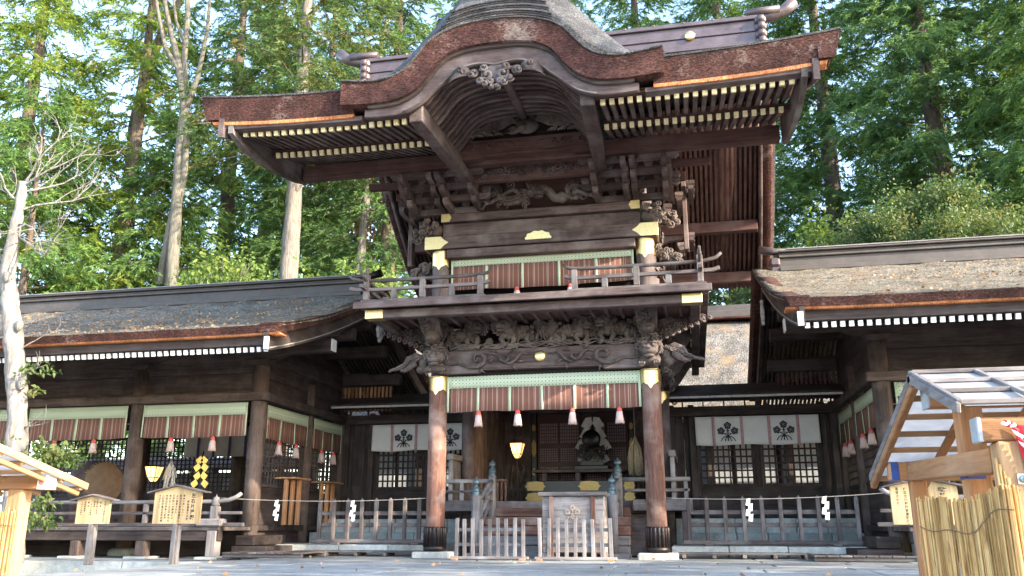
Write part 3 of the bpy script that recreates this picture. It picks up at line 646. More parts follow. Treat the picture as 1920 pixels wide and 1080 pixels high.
for s in (-1, 1):
    bracket(s * 1.92, s, G); bracket(s * 1.28, s, G)
    for yc in (.45, 3.2): sidebracket(yc, s, G)
    MB().box(s * 2.42, s * 2.50, .30, .48, 5.0, 6.25, .01).build('flank_strut', WG['z'], G)
    for zc, n_ in ((5.5, 26), (4.85, 22)):
        m = MB(); kq = random.Random(int(zc * 10))
        for i in range(n_): m.tube(spiral(s * (2.0 + kq.uniform(0, .34)), zc + kq.uniform(-.12, .12), kq.uniform(.04, .07), 1.3, kq.uniform(0, 6), kq.choice((-1, 1)), .12 + kq.uniform(-.08, .1), 12, .15, .05), .021, 6)
        m.build('flank_cloud_carving', WC, G)
    MB().prism([(-3.36, 6.05), (-3.36, 6.24), (-2.2, 6.36), (-1.0, 6.74), (-.9, 6.74), (-.9, 6.24), (-1.3, 6.13), (-1.9, 6.02), (-2.5, 5.96), (-3.0, 5.965)], s * 4.0, s * 4.08, 'x').build('eave_end_board', wood('rail', 'y'), G)
    MB().box(s * .82, s * 2.5, -.42, -.30, 5.99, 6.12).build('bracket_tie', WR['x'], G)
    MB().box(s * .82, s * 2.9, -.72, -.60, 6.11, 6.22).build('bracket_tie', WR['x'], G)
    # column-top strut, corner
    MB().prism([(-1.0, 6.0), (-1.0, 6.22), (0, 6.22), (0, 5.76), (-.15, 5.76), (-.5, 5.85)], s * 1.60, s * 1.52, 'x').build('bracket_nose', WG['y'], G)
    MB().prism([(-1.0, 6.0), (-1.0, 6.22), (0, 6.22), (0, 5.76), (-.15, 5.76), (-.5, 5.85)], s * 2.28, s * 2.20, 'x').build('bracket_nose', WG['y'], G)
MB().box(-3.95, 3.95, -1.14, -.96, 6.22, 6.47, .012).build('eave_purlin', WR['x'], G)
# dragon over the upper beam
D = MB(); y = -.34
body = [(-.60, 5.86), (-.48, 5.83), (-.34, 5.84), (-.22, 5.92), (-.08, 5.99), (.08, 5.99), (.20, 5.92), (.28, 5.82), (.40, 5.79), (.50, 5.85), (.48, 5.95), (.60, 6.02), (.74, 5.98), (.84, 6.02), (.90, 6.12), (1.02, 6.15), (1.14, 6.08)]
D.tube([(a, y - .03 * math.sin(5 * a), b) for a, b in body], [.05, .065, .07, .07, .075, .075, .07, .068, .062, .058, .05, .05, .046, .042, .034, .02, .006], 10)
for i in range(60):
    t = i / 59 * (len(body) - 1.01); a = int(t); u = t - a; px = body[a][0] + (body[a + 1][0] - body[a][0]) * u; pz = body[a][1] + (body[a + 1][1] - body[a][1]) * u
    D.ell((px, y - .05, pz + .05), (.02, .03, .025), 5, 4); D.ell((px, y - .075, pz - .01), (.022, .012, .022), 5, 4)
hx, hz = -.06, 5.90
D.ell((hx, y - .12, hz), (.10, .1, .075), 10, 8); D.ell((hx + .11, y - .17, hz - .03), (.09, .07, .04), 9, 7); D.ell((hx + .10, y - .15, hz - .085), (.075, .06, .022), 8, 6); D.ell((hx + .18, y - .19, hz - .005), .025, 6, 5)
for e in (0, .05): D.tube([(hx - .03 + e, y - .12, hz + .06), (hx - .10 + e, y - .1, hz + .16), (hx - .15 + e, y - .08, hz + .27)], [.02, .014, .004], 6)
for i in range(9): leafy(D, hx - .05, hz + .02 - .02 * i, y - .08, 2.5 + .18 * i, .2, .017, .4)
for lx, lz, d in ((-.5, 5.84, -1), (.55, 5.85, 1), (.3, 5.82, 1), (-.3, 5.95, -1), (.72, 5.98, 1)):
    D.tube([(lx, y, lz), (lx + d * .1, y - .06, lz + .05), (lx + d * .2, y - .07, lz - .0), (lx + d * .27, y - .08, lz - .05)], [.045, .04, .03, .03], 7)
    for c in (-.5, 0, .5): D.tube([(lx + d * .27, y - .08, lz - .05), (lx + d * .33, y - .1, lz - .04 + .05 * c), (lx + d * .36, y - .1, lz - .08 + .06 * c)], [.016, .013, .003], 5)
swirls(D, -.95, -.45, 5.80, 6.1, y, 16, (.04, .08), 11, .017); swirls(D, .5, 1.0, 5.8, 5.95, y, 9, (.03, .06), 12, .014)
for i in range(8): leafy(D, -.5 - .05 * i, 5.84 + .03 * i, y, 2.0 + .15 * i, .22, .02, .6)
D.v = [(a * 1.06 + .02, b - .03, 5.755 + (c - 5.755) * 1.12 + (.04 if c < 5.72 else 0)) for a, b, c in D.v]
D.build('dragon_carving', WC, G)
# cloud band, rainbow beam and phoenix in the curved gable
MB().box(-1.05, 1.05, -.8, -.7, 6.05, 6.42).build('cloud_panel', WR['x'], G)
m = MB(); swirls(m, -.85, .85, 6.12, 6.36, -.82, 52, (.04, .075), 33, .017); m.build('cloud_relief', wood('gate', 'o'), G)
rb2 = MB().prism([(-1.12, 6.24), (-1.12, 6.48), (-.95, 6.56), (.95, 6.56), (1.12, 6.48), (1.12, 6.24), (.8, 6.24), (.72, 6.28), (-.72, 6.28), (-.8, 6.24)], -1.32, -1.16).build('gable_rainbow_beam', WR['x'], G)
m = MB()
for s in (-1, 1):
    for cx, r in ((.92, .085), (.62, .06), (.42, .05)): m.tube([(s * (cx + 2.2 * r), -1.33, 6.40)] + [(p[0] if s > 0 else p[0], p[1], p[2]) for p in spiral(s * cx, 6.44, r, 1.25, 0 if s > 0 else 3.14, s, -1.325, 16, .2, .02)], taper(17, .008, .016, .018), 6)
    for a in (.3, .5, .75): leafy(m, s * a, 6.48, -1.33, 3.14 if s > 0 else 0, .16, .018, .5 * s)
m.tube([(-.7, -1.33, 6.305), (.7, -1.33, 6.305)], .012, 6); m.build('scroll_relief', WR['o'], rb2)
Ph = MB(); y = -1.28; k = random.Random(9)
Ph.ell((.02, y, 6.74), (.2, .1, .13), 10, 8); Ph.tube([(.0, y - .03, 6.74), (-.06, y - .07, 6.68), (-.13, y - .09, 6.63), (-.18, y - .10, 6.60)], [.08, .055, .045, .04], 8); Ph.ell((-.20, y - .11, 6.60), (.05, .045, .04), 8, 6); Ph.tube([(-.23, y - .12, 6.595), (-.31, y - .14, 6.575)], [.022, .004], 6)
for i in range(5): leafy(Ph, -.17, 6.62, y - .1, 1.2 + .35 * i, .12, .012, .4)
for s in (-1, 1):
    for i in range(9):
        t = i / 8; Ph.tube([(s * .1, y, 6.76 + .02 * i), (s * (.22 + .15 * t), y - .04, 6.90 - .03 * i + .07 * t), (s * (.42 + .42 * t), y - .05, 6.92 - .12 * t - .02 * i), (s * (.55 + .5 * t), y - .04, 6.78 - .10 * t)], [.03, .035, .028, .008], 6, (.5, 1))
        Ph.tube([(s * .05, y + .03, 6.80), (s * (.1 + .05 * i), y + .03, 7.0), (s * (.16 + .075 * i), y + .02, 6.98 - .02 * i), (s * (.19 + .085 * i), y, 6.8 - .02 * i)], [.03, .03, .024, .01], 6, (.5, 1))
    for i in range(12): Ph.tube([(s * (.35 + .05 * i), y - .05, 6.60), (s * (.42 + .06 * i), y - .08, 6.64 + .05 * (i % 3)), (s * (.52 + .06 * i), y - .06, 6.62 + .07 * (i % 2))], [.02, .018, .005], 5)
Ph.v = [(a * 1.05, b - .06, 6.56 + (c - 6.56) * .95) for a, b, c in Ph.v]
Ph.build('phoenix_carving', WC, G)
# ------------- curved gable (karahafu)
KT = [(0, 7.33), (.2, 7.32), (.45, 7.29), (.7, 7.22), (.85, 7.15), (1.0, 7.03), (1.12, 6.87), (1.25, 6.73), (1.4, 6.62), (1.6, 6.56), (1.8, 6.55), (2.0, 6.57), (2.27, 6.61)]
KB = [(0, 6.97), (.25, 6.965), (.5, 6.93), (.68, 6.86), (.82, 6.75), (.95, 6.57), (1.1, 6.40), (1.25, 6.30), (1.4, 6.245), (1.6, 6.22), (1.9, 6.22), (2.27, 6.245)]
KH = [(0, 6.64), (.05, 6.67), (.3, 6.70), (.52, 6.64), (.7, 6.53), (.72, 6.5), (.9, 6.35), (1.05, 6.21), (1.2, 6.12), (1.4, 6.06), (1.7, 6.05), (2.27, 6.1)]
kt = lambda x: sm_lerp(KT, abs(x + .03)); kb = lambda x: sm_lerp(KB, abs(x + .03)); kh = lambda x: sm_lerp(KH, abs(x + .03))
xs = frange(-2.27, 2.27, 81)
def ribbon(mb, xs, top, bot, y0, y1): return mb.slab([[(x, y1, top(x)) for x in xs], [(x, y0, top(x)) for x in xs]][::-1], [[(x, y1, bot(x)) for x in xs], [(x, y0, bot(x)) for x in xs]][::-1], True)
ribbon(MB(), xs, lambda x: kt(x), lambda x: kb(x), -3.52, -3.1).build('curved_gable_bark_edge', BARKEDGE, G)
ribbon(MB(), xs, lambda x: kt(x) + .022, lambda x: kt(x) + .002, -3.545, -3.2).build('bark_lip', BARKTOP, G)
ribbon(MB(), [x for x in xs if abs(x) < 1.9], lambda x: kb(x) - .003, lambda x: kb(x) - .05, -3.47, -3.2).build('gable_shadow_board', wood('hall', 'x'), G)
xh = [x for x in xs if abs(x) < 1.95]
hb = ribbon(MB(), xh, lambda x: kb(x) - .053, lambda x: kh(x), -3.42, -3.33).build('gable_board', wood('gate', 'x', True), G)
m = MB(); m.tube([(x, -3.425, kh(x) + .014) for x in xh if abs(x) < 1.4], .014, 6); m.build('gable_board_bead', wood('rail', 'x'), hb)
# pendant carving
m = MB()
for s in (-1, 1):
    for cx, cz, r, d, a in ((.09, 6.52, .075, -s, 1.57), (.06, 6.42, .055, s, -1.57), (.17, 6.45, .05, -s, 0), (.26, 6.56, .06, s, 2.0), (.38, 6.60, .05, -s, 2.4), (.03, 6.35, .035, s, 4)): m.tube(spiral(s * cx - .03, cz, r, 1.35, a, d, -3.44, 16, .2, .05), taper(16, .014, .022, .024), 7)
    for i in range(6): leafy(m, s * .3 - .03, 6.55 + .012 * i, -3.44, (.15 + .1 * i) if s > 0 else 3.14 - (.15 + .1 * i), .3 - .02 * i, .025, s * -.5)
m.v = [(-.03 + (a + .03) * 1.2, b, 6.68 + (c - 6.68) * 1.12) for a, b, c in m.v]
for s in (-1, 1):
    for cx, cz, r, d, a in ((.16, 6.60, .06, s, 2.2), (.33, 6.52, .045, -s, 1.0), (.5, 6.62, .04, s, 2.0), (.13, 6.36, .045, -s, .5)): m.tube(spiral(s * cx - .03, cz, r, 1.35, a, d, -3.46, 16, .2, .05), taper(16, .014, .02, .022), 7)
m.prism([(-.28, 6.62), (-.15, 6.52), (-.03, 6.44), (.09, 6.52), (.22, 6.62), (-.03, 6.68)], -3.425, -3.41); m.build('gable_pendant', wood('rail', 'o'), hb)
# curved ceiling and its ribs
ci = [x for x in xs if abs(x) < 1.25]
ch = lambda x: kb(x) - .13
m = MB(); m.slab([[(x, y, ch(x) + .06 + .05 * (y + 3.3)) for x in ci] for y in frange(-3.33, -1.1, 8)], [[(x, y, ch(x) + .03 + .05 * (y + 3.3)) for x in ci] for y in frange(-3.33, -1.1, 8)]); m.build('curved_ceiling', WR['y'], G)
for i in range(13):
    y = -3.22 + .16 * i; ribbon(MB(), ci, lambda x: ch(x) + .032 + .05 * (y + 3.3), lambda x: ch(x) - .045 + .05 * (y + 3.3), y, y + .075).build('curved_rib', WG['x'], G)
m = MB().cyl((-.03, -3.3, 6.80), (-.03, -1.1, 6.90), .07).build('ridge_pole', WG['y'], G)
m = MB(); m.slab([[(x, -1.08, ch(x) + .16) for x in ci], [(x, -1.12, ch(x) + .16) for x in ci]][::-1], [[(x, -1.08, 6.3) for x in ci], [(x, -1.12, 6.3) for x in ci]][::-1]); m.build('gable_backing', wood('hall', 'x'), G)
for s in (-1, 1): MB().beam((s * 1.22, -3.28, 6.12), (s * 1.14, -.75, 6.22), .20, .26, b=.012).build('gable_side_beam', WG['y'], G)
# ------------- rafters with gilt tips
RX = frange(1.38, 3.86, 21)
def rafter(L, w, h, tipmat, nm, ax='y'):
    a = MB(); a.box(-w / 2, w / 2, .0, L, -h / 2, h / 2, .004); t = MB(); t.box(-w / 2 - .003, w / 2 + .003, -.012, .05, -h / 2 - .003, h / 2 + .003, .003)
    return a, t
a, t = rafter(1.35, .062, .075, GOLDP, 'f'); FR, FT = shared(a, 'flying_rafter', WG['y']), shared(t, 'gilt_tip', GOLDP)
a, t = rafter(1.6, .06, .08, GOLDP, 'b'); BR, BT = shared(a, 'base_rafter', WG['y']), shared(t, 'gilt_tip', GOLDP)
def put(nm, me, tip, par, loc, pitch):
    o = inst(nm, me, par, loc, (pitch, 0, 0)); t_ = bpy.data.objects.new('gilt_tip', tip); COL.objects.link(t_); t_.parent = o; return o
for s in (-1, 1):
    for x in RX:
        lift = .05 * max(0, (x - 2.6) / 1.3) ** 2
        put('flying_rafter', FR, FT, G, (s * (x + .04), -3.18, 6.06 + lift), .235); put('base_rafter', BR, BT, G, (s * x, -2.22, 6.16 + lift * .5), .33)
    MB().box(s * 1.34, s * 3.98, -2.16, -2.06, 6.205, 6.275).build('rafter_bar', WR['x'], G)
    MB().beam((s * 1.3, -3.2, 6.135), (s * 4.12, -3.2, 6.19), .10, .06).build('eave_board', WR['x'], G)
    MB().slab([[(s * 1.35, -3.25, 6.17), (s * 1.35, -2.0, 6.46)], [(s * 4.1, -3.25, 6.22), (s * 4.1, -2.0, 6.5)]], [[(s * 1.35, -3.25, 6.14), (s * 1.35, -2.0, 6.43)], [(s * 4.1, -3.25, 6.19), (s * 4.1, -2.0, 6.47)]]).build('rafter_soffit', WR['y'], G)
    MB().slab([[(s * 1.35, -2.2, 6.27), (s * 1.35, -.6, 6.82)], [(s * 4.1, -2.2, 6.29), (s * 4.1, -.6, 6.84)]], [[(s * 1.35, -2.2, 6.24), (s * 1.35, -.6, 6.79)], [(s * 4.1, -2.2, 6.26), (s * 4.1, -.6, 6.81)]]).build('rafter_soffit', WR['y'], G)
# ------------- main roof: front and rear slopes
YE, YR = -3.42, 2.05
def base_(y):
    t = (y - YE) / (YR - YE); return 6.50 + 3.25 * (.62 * t + .38 * t * t)
def flare(x): return .12 * max(0, (abs(x) - 2.2) / 2.2) ** 2
def halfw(y): return 4.42 + .10 * abs((y - YR) / (YR - YE))
def karaz(x, y):
    w = max(0, min(1, (2.2 - abs(x + .03)) / 1.0)); w = w * w * (3 - 2 * w); d = y + 3.52
    return kt(x) + .02 + (.37 + .80 * w) * min(d, .85) + (.37 - .25 * w) * max(0, d - .85)
def ftop(x, y):
    b = base_(y) + flare(x) * max(0, 1 - (y - YE) / 3); 
    k_ = karaz(x, y) if abs(x) < 2.27 else -9
    if k_ < 0: return b
    d = .06; h = max(0, d - abs(k_ - b)) / d; return max(k_, b) + h * h * d * .25
ys = frange(YE, YR, 40); NX = 121
top = [[(halfw(y) * (2 * i / (NX - 1) - 1), y, ftop(halfw(y) * (2 * i / (NX - 1) - 1), y)) for i in range(NX)] for y in [YE + .06] + ys[1:]]
bot = [[(p[0], p[1], p[2] - .10) for p in r] for r in top]
m = MB(); m.slab([list(r) for r in zip(*top)], [list(r) for r in zip(*bot)]); RF = m.build('roof', BARKTOP, G)
def rear(y): t = (y - YR) / (7.0 - YR); return 9.75 - 3.3 * (1.38 * t - .38 * t * t)
yr = frange(YR, 7.0, 24)
top = [[(halfw(2 * YR - y) * (2 * i / 20 - 1), y, rear(y)) for i in range(21)] for y in yr]; bot = [[(p[0], p[1], p[2] - .12) for p in r] for r in top]
m = MB(); m.slab([list(r) for r in zip(*top)], [list(r) for r in zip(*bot)]); m.build('rear_roof', BARKTOP, G)
for s in (-1, 1):
    # cut bark edge along the front eave beside the gable
    xe = frange(2.12, 4.52, 25); tp = lambda x: 6.50 + flare(x); bt = lambda x: 6.13 + flare(x) * .75
    m = MB(); m.slab([[(s * x, YE - .02, tp(x)) for x in xe], [(s * x, YE + .3, tp(x) + .1) for x in xe]][::s], [[(s * (x - .16 * (x / 4.52) ** 6), YE + .05, bt(x)) for x in xe], [(s * (x - .16 * (x / 4.52) ** 6), YE + .3, bt(x)) for x in xe]][::s]); m.build('eave_bark_edge', BARKEDGE, G)
    m = MB(); m.slab([[(s * (x - .17 * (x / 4.52) ** 6), YE + .045, bt(x) + .028) for x in xe], [(s * (x - .17 * (x / 4.52) ** 6), YE + .22, bt(x) - .002) for x in xe]][::s], [[(s * (x - .2 * (x / 4.52) ** 6), YE + .05, bt(x) - .022) for x in xe], [(s * (x - .2 * (x / 4.52) ** 6), YE + .22, bt(x) - .022) for x in xe]][::s]); m.build('eave_bark_lip', BARKLIP, G)
    m = MB(); m.slab([[(s * x, YE - .035, tp(x) + .03) for x in xe], [(s * x, YE + .3, tp(x) + .14) for x in xe]][::s], [[(s * x, YE - .03, tp(x) + .003) for x in xe], [(s * x, YE + .3, tp(x) + .11) for x in xe]][::s]); m.build('eave_top_lip', BARKTOP, G)
    m = MB(); m.beam((s * 2.0, YE + .16, 6.095), (s * 4.2, YE + .16, 6.16), .16, .07); m.build('eave_fascia', WG['x'], G)
    # bark edge along the gable verge, front and rear, and its barge board
    for nm, yy, fn in (('verge_bark_edge', ys, base_), ('verge_bark_edge', yr, rear)):
        A = [(s * halfw(y if y < YR else 2 * YR - y), y, fn(y) + (flare(4.4) * max(0, 1 - (y - YE) / 3) if y < YR else 0)) for y in yy]
        m = MB(); m.slab([[(a + s * .01, b, c - .0) for a, b, c in A], [(a - s * .3, b, c - .0) for a, b, c in A]][::-s], [[(a - s * .10, b, c - .36) for a, b, c in A], [(a - s * .3, b, c - .36) for a, b, c in A]][::-s]); m.build(nm, BARKEDGE, G)
        q = MB(); q.slab([[(a - s * .30, b + .02, c - .34) for a, b, c in A], [(a - s * .38, b + .02, c - .34) for a, b, c in A]][::-s], [[(a - s * .30, b + .02, c - .64) for a, b, c in A], [(a - s * .38, b + .02, c - .64) for a, b, c in A]][::-s]); q.build('barge_board', WG['y'], G)
    # rear rafters and purlins seen under the overhang
    for i in range(22):
        x = 1.95 + .103 * i; m = MB()
        P_ = [(s * x, y, rear(y) - .42) for y in frange(YR, 6.9, 7)]
        for p, q in zip(P_, P_[1:]): m.beam(p, q, .055, .08, ext=.01)
        m.build('rear_rafter', WR['y'], G)
    m = MB(); m.slab([[(s * 1.9, y, rear(y) - .33) for y in yr], [(s * 4.15, y, rear(y) - .33) for y in yr]][::-s], [[(s * 1.9, y, rear(y) - .36) for y in yr], [(s * 4.15, y, rear(y) - .36) for y in yr]][::-s]); m.build('rear_soffit', WR['y'], G)
    for y in (1.2, 2.9, 4.9, 6.3):
        z = (rear(y) if y > YR else base_(y)) - .42
        MB().box(s * 1.7, s * 4.06, y - .1, y + .1, z - .32, z - .07, .012).build('purlin', WR['x'], G)
        MB().prism([(s * 1.85, z - .55), (s * 1.85, z - .33), (s * 2.5, z - .33), (s * 2.35, z - .42), (s * 2.1, z - .45)], y - .07, y + .07).build('purlin_bracket', WG['x'], G)
    for y0, y1, z1 in ((.2, 2.05, 8.2), (2.06, 4.0, 8.0), (4.01, 5.2, 6.9)): MB().box(s * 1.74, s * 1.80, y0, y1, 6.06, z1).build('gable_wall', WG['y'], G)
MB().box(-1.74, 1.74, 4.8, 4.86, 4.0, 6.6).build('rear_upper_wall', WG['x'], G)
# ridge
def ridge(par, X0, X1, yc, z0, z1, w, mat, s0=1, s1=1, joints=14):
    m = MB(); h = z1 - z0
    for a, b, ww in ((0, .12, 1.25), (.125, .45, .95), (.455, .60, 1.12), (.605, .86, .95), (.865, 1., 1.3)): m.box(X0, X1, yc - w * ww, yc + w * ww, z0 + h * a, z0 + h * b, .008)
    for i in range(joints): x = X0 + (X1 - X0) * (i + .5) / joints; m.box(x - .03, x + .03, yc - w * 1.34, yc + w * 1.34, z1 - h * .04, z1 + .02, .006)
    return m.build('ridge', mat, par)
rg = ridge(G, -4.12, 4.12, YR, 9.68, 10.32, .15, COPPER)
for s in (-1, 1):
    m = MB(); m.lathe((s * 2.77, YR - .19, 10.02), [(.001, -.03), (.085, -.022), (.105, 0), (.105, .03)], 24, True, 'y'); m.build('gilt_crest', GOLD, rg)
    m = MB()
    for i, z in enumerate((9.72, 9.88, 10.04, 10.2)): m.cyl((s * 4.10, YR - .22, z), (s * 4.22, YR - .22, z), .085 - .005 * (i % 2), n=14); m.box(s * 4.05, s * 4.26, YR - .24, YR + .24, z - .08, z + .06, .03)
    m.cyl((s * 3.9, YR - .12, 10.42), (s * 4.55, YR - .12, 10.44), .075, n=14); m.tube([(s * 4.1, YR, 10.32), (s * 4.4, YR, 10.36), (s * 4.65, YR, 10.46), (s * 4.85, YR, 10.62)], [.1, .11, .12, .13], 12); m.build('ridge_end_ornament', COPPER, rg)
# small stepped ridge on the curved gable
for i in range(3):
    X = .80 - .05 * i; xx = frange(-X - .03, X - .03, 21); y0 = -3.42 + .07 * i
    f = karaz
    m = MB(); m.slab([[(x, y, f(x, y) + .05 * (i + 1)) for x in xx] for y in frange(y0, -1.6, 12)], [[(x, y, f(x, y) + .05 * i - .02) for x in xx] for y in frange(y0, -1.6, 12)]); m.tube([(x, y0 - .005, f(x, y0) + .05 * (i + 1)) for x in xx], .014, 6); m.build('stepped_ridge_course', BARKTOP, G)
    MB().tube([(x, y0 + .0, f(x, y0) + .05 * i + .012) for x in xx], .011, 6).build('course_shadow_line', wood('hall', 'x'), G)  # dark tube drawn as the shadow line under each course, no real batten
m = MB(); m.box(-.45, .39, -2.75, -.6, 8.2, 8.66, .03); m.box(-.55, .49, -2.82, -.6, 8.66, 8.74, .02); m.build('gable_ridge_box', COPPER, G)
# ------------------------------------------------ bamboo blinds
TAS = None
def tassel(par, x, y, z, L=.24):
    o = MB(); o.lathe((x, y, 0), [(.014, z + .02), (.036, z), (.042, z - .03), (.038, z - .05)], 12); t = o.build('tassel', REDT, par)
    s = MB(); s.lathe((x, y, 0), [(.038, z - .048), (.054, z - .09), (.062, z - .17), (.066, z - L), (.03, z - L + .005)], 14)
    for k in range(14): a = k * .449; s.tube([(x + .04 * math.cos(a), y + .04 * math.sin(a), z - .055), (x + .068 * math.cos(a), y + .068 * math.sin(a), z - L - .006 * (k % 3))], [.007, .006], 4)
    s.build('tassel_skirt', TASSEL, t)
def blind(label, p0, p1, zt, zh, zb, nrib, tas, grp, droop=0.0, side=False, ragged=0):
    """p0,p1: (x,y) ends; vertical sheet hung between"""
    cx, cy = (p0[0] + p1[0]) / 2, (p0[1] + p1[1]) / 2
    b = thing('bamboo_blind', label, 'blind', (cx, cy, zb), 0, grp)
    ax = 1 if abs(p1[1] - p0[1]) > abs(p1[0] - p0[0]) else 0
    L = (Vector(p1) - Vector(p0)); n = Vector((L.y, -L.x)).normalized(); L_ = L.length; k = random.Random(int(cx * 31 + cy * 17))
    if (Vector((2.3, -13)) - Vector((cx, cy))).dot(n) < 0: n = -n
    def sheet(mb, a, c, z0, z1, off, th, nn=17):
        T = []; Bt = []
        for i in range(nn):
            t = a + (c - a) * i / (nn - 1); q = Vector(p0) + L * t
            w0 = droop * math.sin(math.pi * t) + (.006 * math.sin(t * 23 + cx) if zb == z0 else 0)
            T.append((q + n * off, z1, q + n * (off - th))); Bt.append((z0 - w0 * (1 if z0 == zb else 0), .012 * math.sin(t * 9 + cx)))
        G1 = [[(t_[0].x, t_[0].y, t_[1]) for t_ in T], [(t_[0].x + n.x * w[1], t_[0].y + n.y * w[1], w[0]) for t_, w in zip(T, Bt)]]
        G2 = [[(t_[2].x, t_[2].y, t_[1]) for t_ in T], [(t_[2].x + n.x * w[1], t_[2].y + n.y * w[1], w[0]) for t_, w in zip(T, Bt)]]
        mb.slab(G1, G2); return mb
    sheet(MB(), 0, 1, zb, zh + .02, 0, .012, 33).build('slat_sheet', BLINDY if ax else BLINDX, b)
    sheet(MB(), 0, 1, zh, zt, .012, .008, 33).build('brocade_header', BROCADE, b)
    sheet(MB(), 0, .012, zb, zt - .002, .02, .006, 3).build('ribbon', GREENR, b); sheet(MB(), .988, 1, zb, zt - .002, .02, .006, 3).build('ribbon', GREENR, b)
    hw = .022 / L_
    for i in range(1, nrib): sheet(MB(), i / nrib - hw, i / nrib + hw, zb, zh + .002, .016, .006, 3).build('ribbon', GREENR, b)
    for t in tas: q = Vector(p0) + L * t + n * .02; tassel(b, q.x, q.y, zb - .01 - droop * math.sin(math.pi * t))
    return b
blind('large bamboo blind with green header across the gate entrance', (-1.61, -.02), (1.61, -.02), 2.90, 2.70, 2.31, 6, (.17, .375, .655, .89), None)
blind('bamboo blind with green header behind the upper balcony railing', (-1.58, -.02), (1.58, -.02), 5.03, 4.83, 4.42, 5, (.37, .66), None, .02)

# ------------------------------------------------ side halls
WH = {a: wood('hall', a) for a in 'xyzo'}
def lattice(par, p0, p1, z0, z1, nx, nz, y_axis=False, th=.026, nm='lattice', mat=None, fr=.05):
    m = MB(); p0, p1 = Vector(p0), Vector(p1)
    bx = lambda t0, t1, a, c, d: m.box(*( (p0.x - d, p0.x + d, p0.y + (p1.y - p0.y) * t0, p0.y + (p1.y - p0.y) * t1) if y_axis else (p0.x + (p1.x - p0.x) * t0, p0.x + (p1.x - p0.x) * t1, p0.y - d, p0.y + d)), a, c, .002)
    L = (p1 - p0).length; h = th / 2 / L
    for i in range(nx + 1): bx(i / nx - h, i / nx + h, z0, z1, .014)
    for j in range(nz + 1): z = z0 + (z1 - z0) * j / nz; bx(0, 1, z - th / 2, z + th / 2, .010)
    o = m.build(nm, mat or WH['z'], par, kind='stuff'); f = MB(); m = f; h = fr / L
    bx(-h, 0, z0 - fr, z1 + fr, .035); bx(1, 1 + h, z0 - fr, z1 + fr, .035); bx(0, 1, z1, z1 + fr, .034); bx(0, 1, z0 - fr, z0, .034)
    f.build(nm + '_frame', WH['z'], par); return o
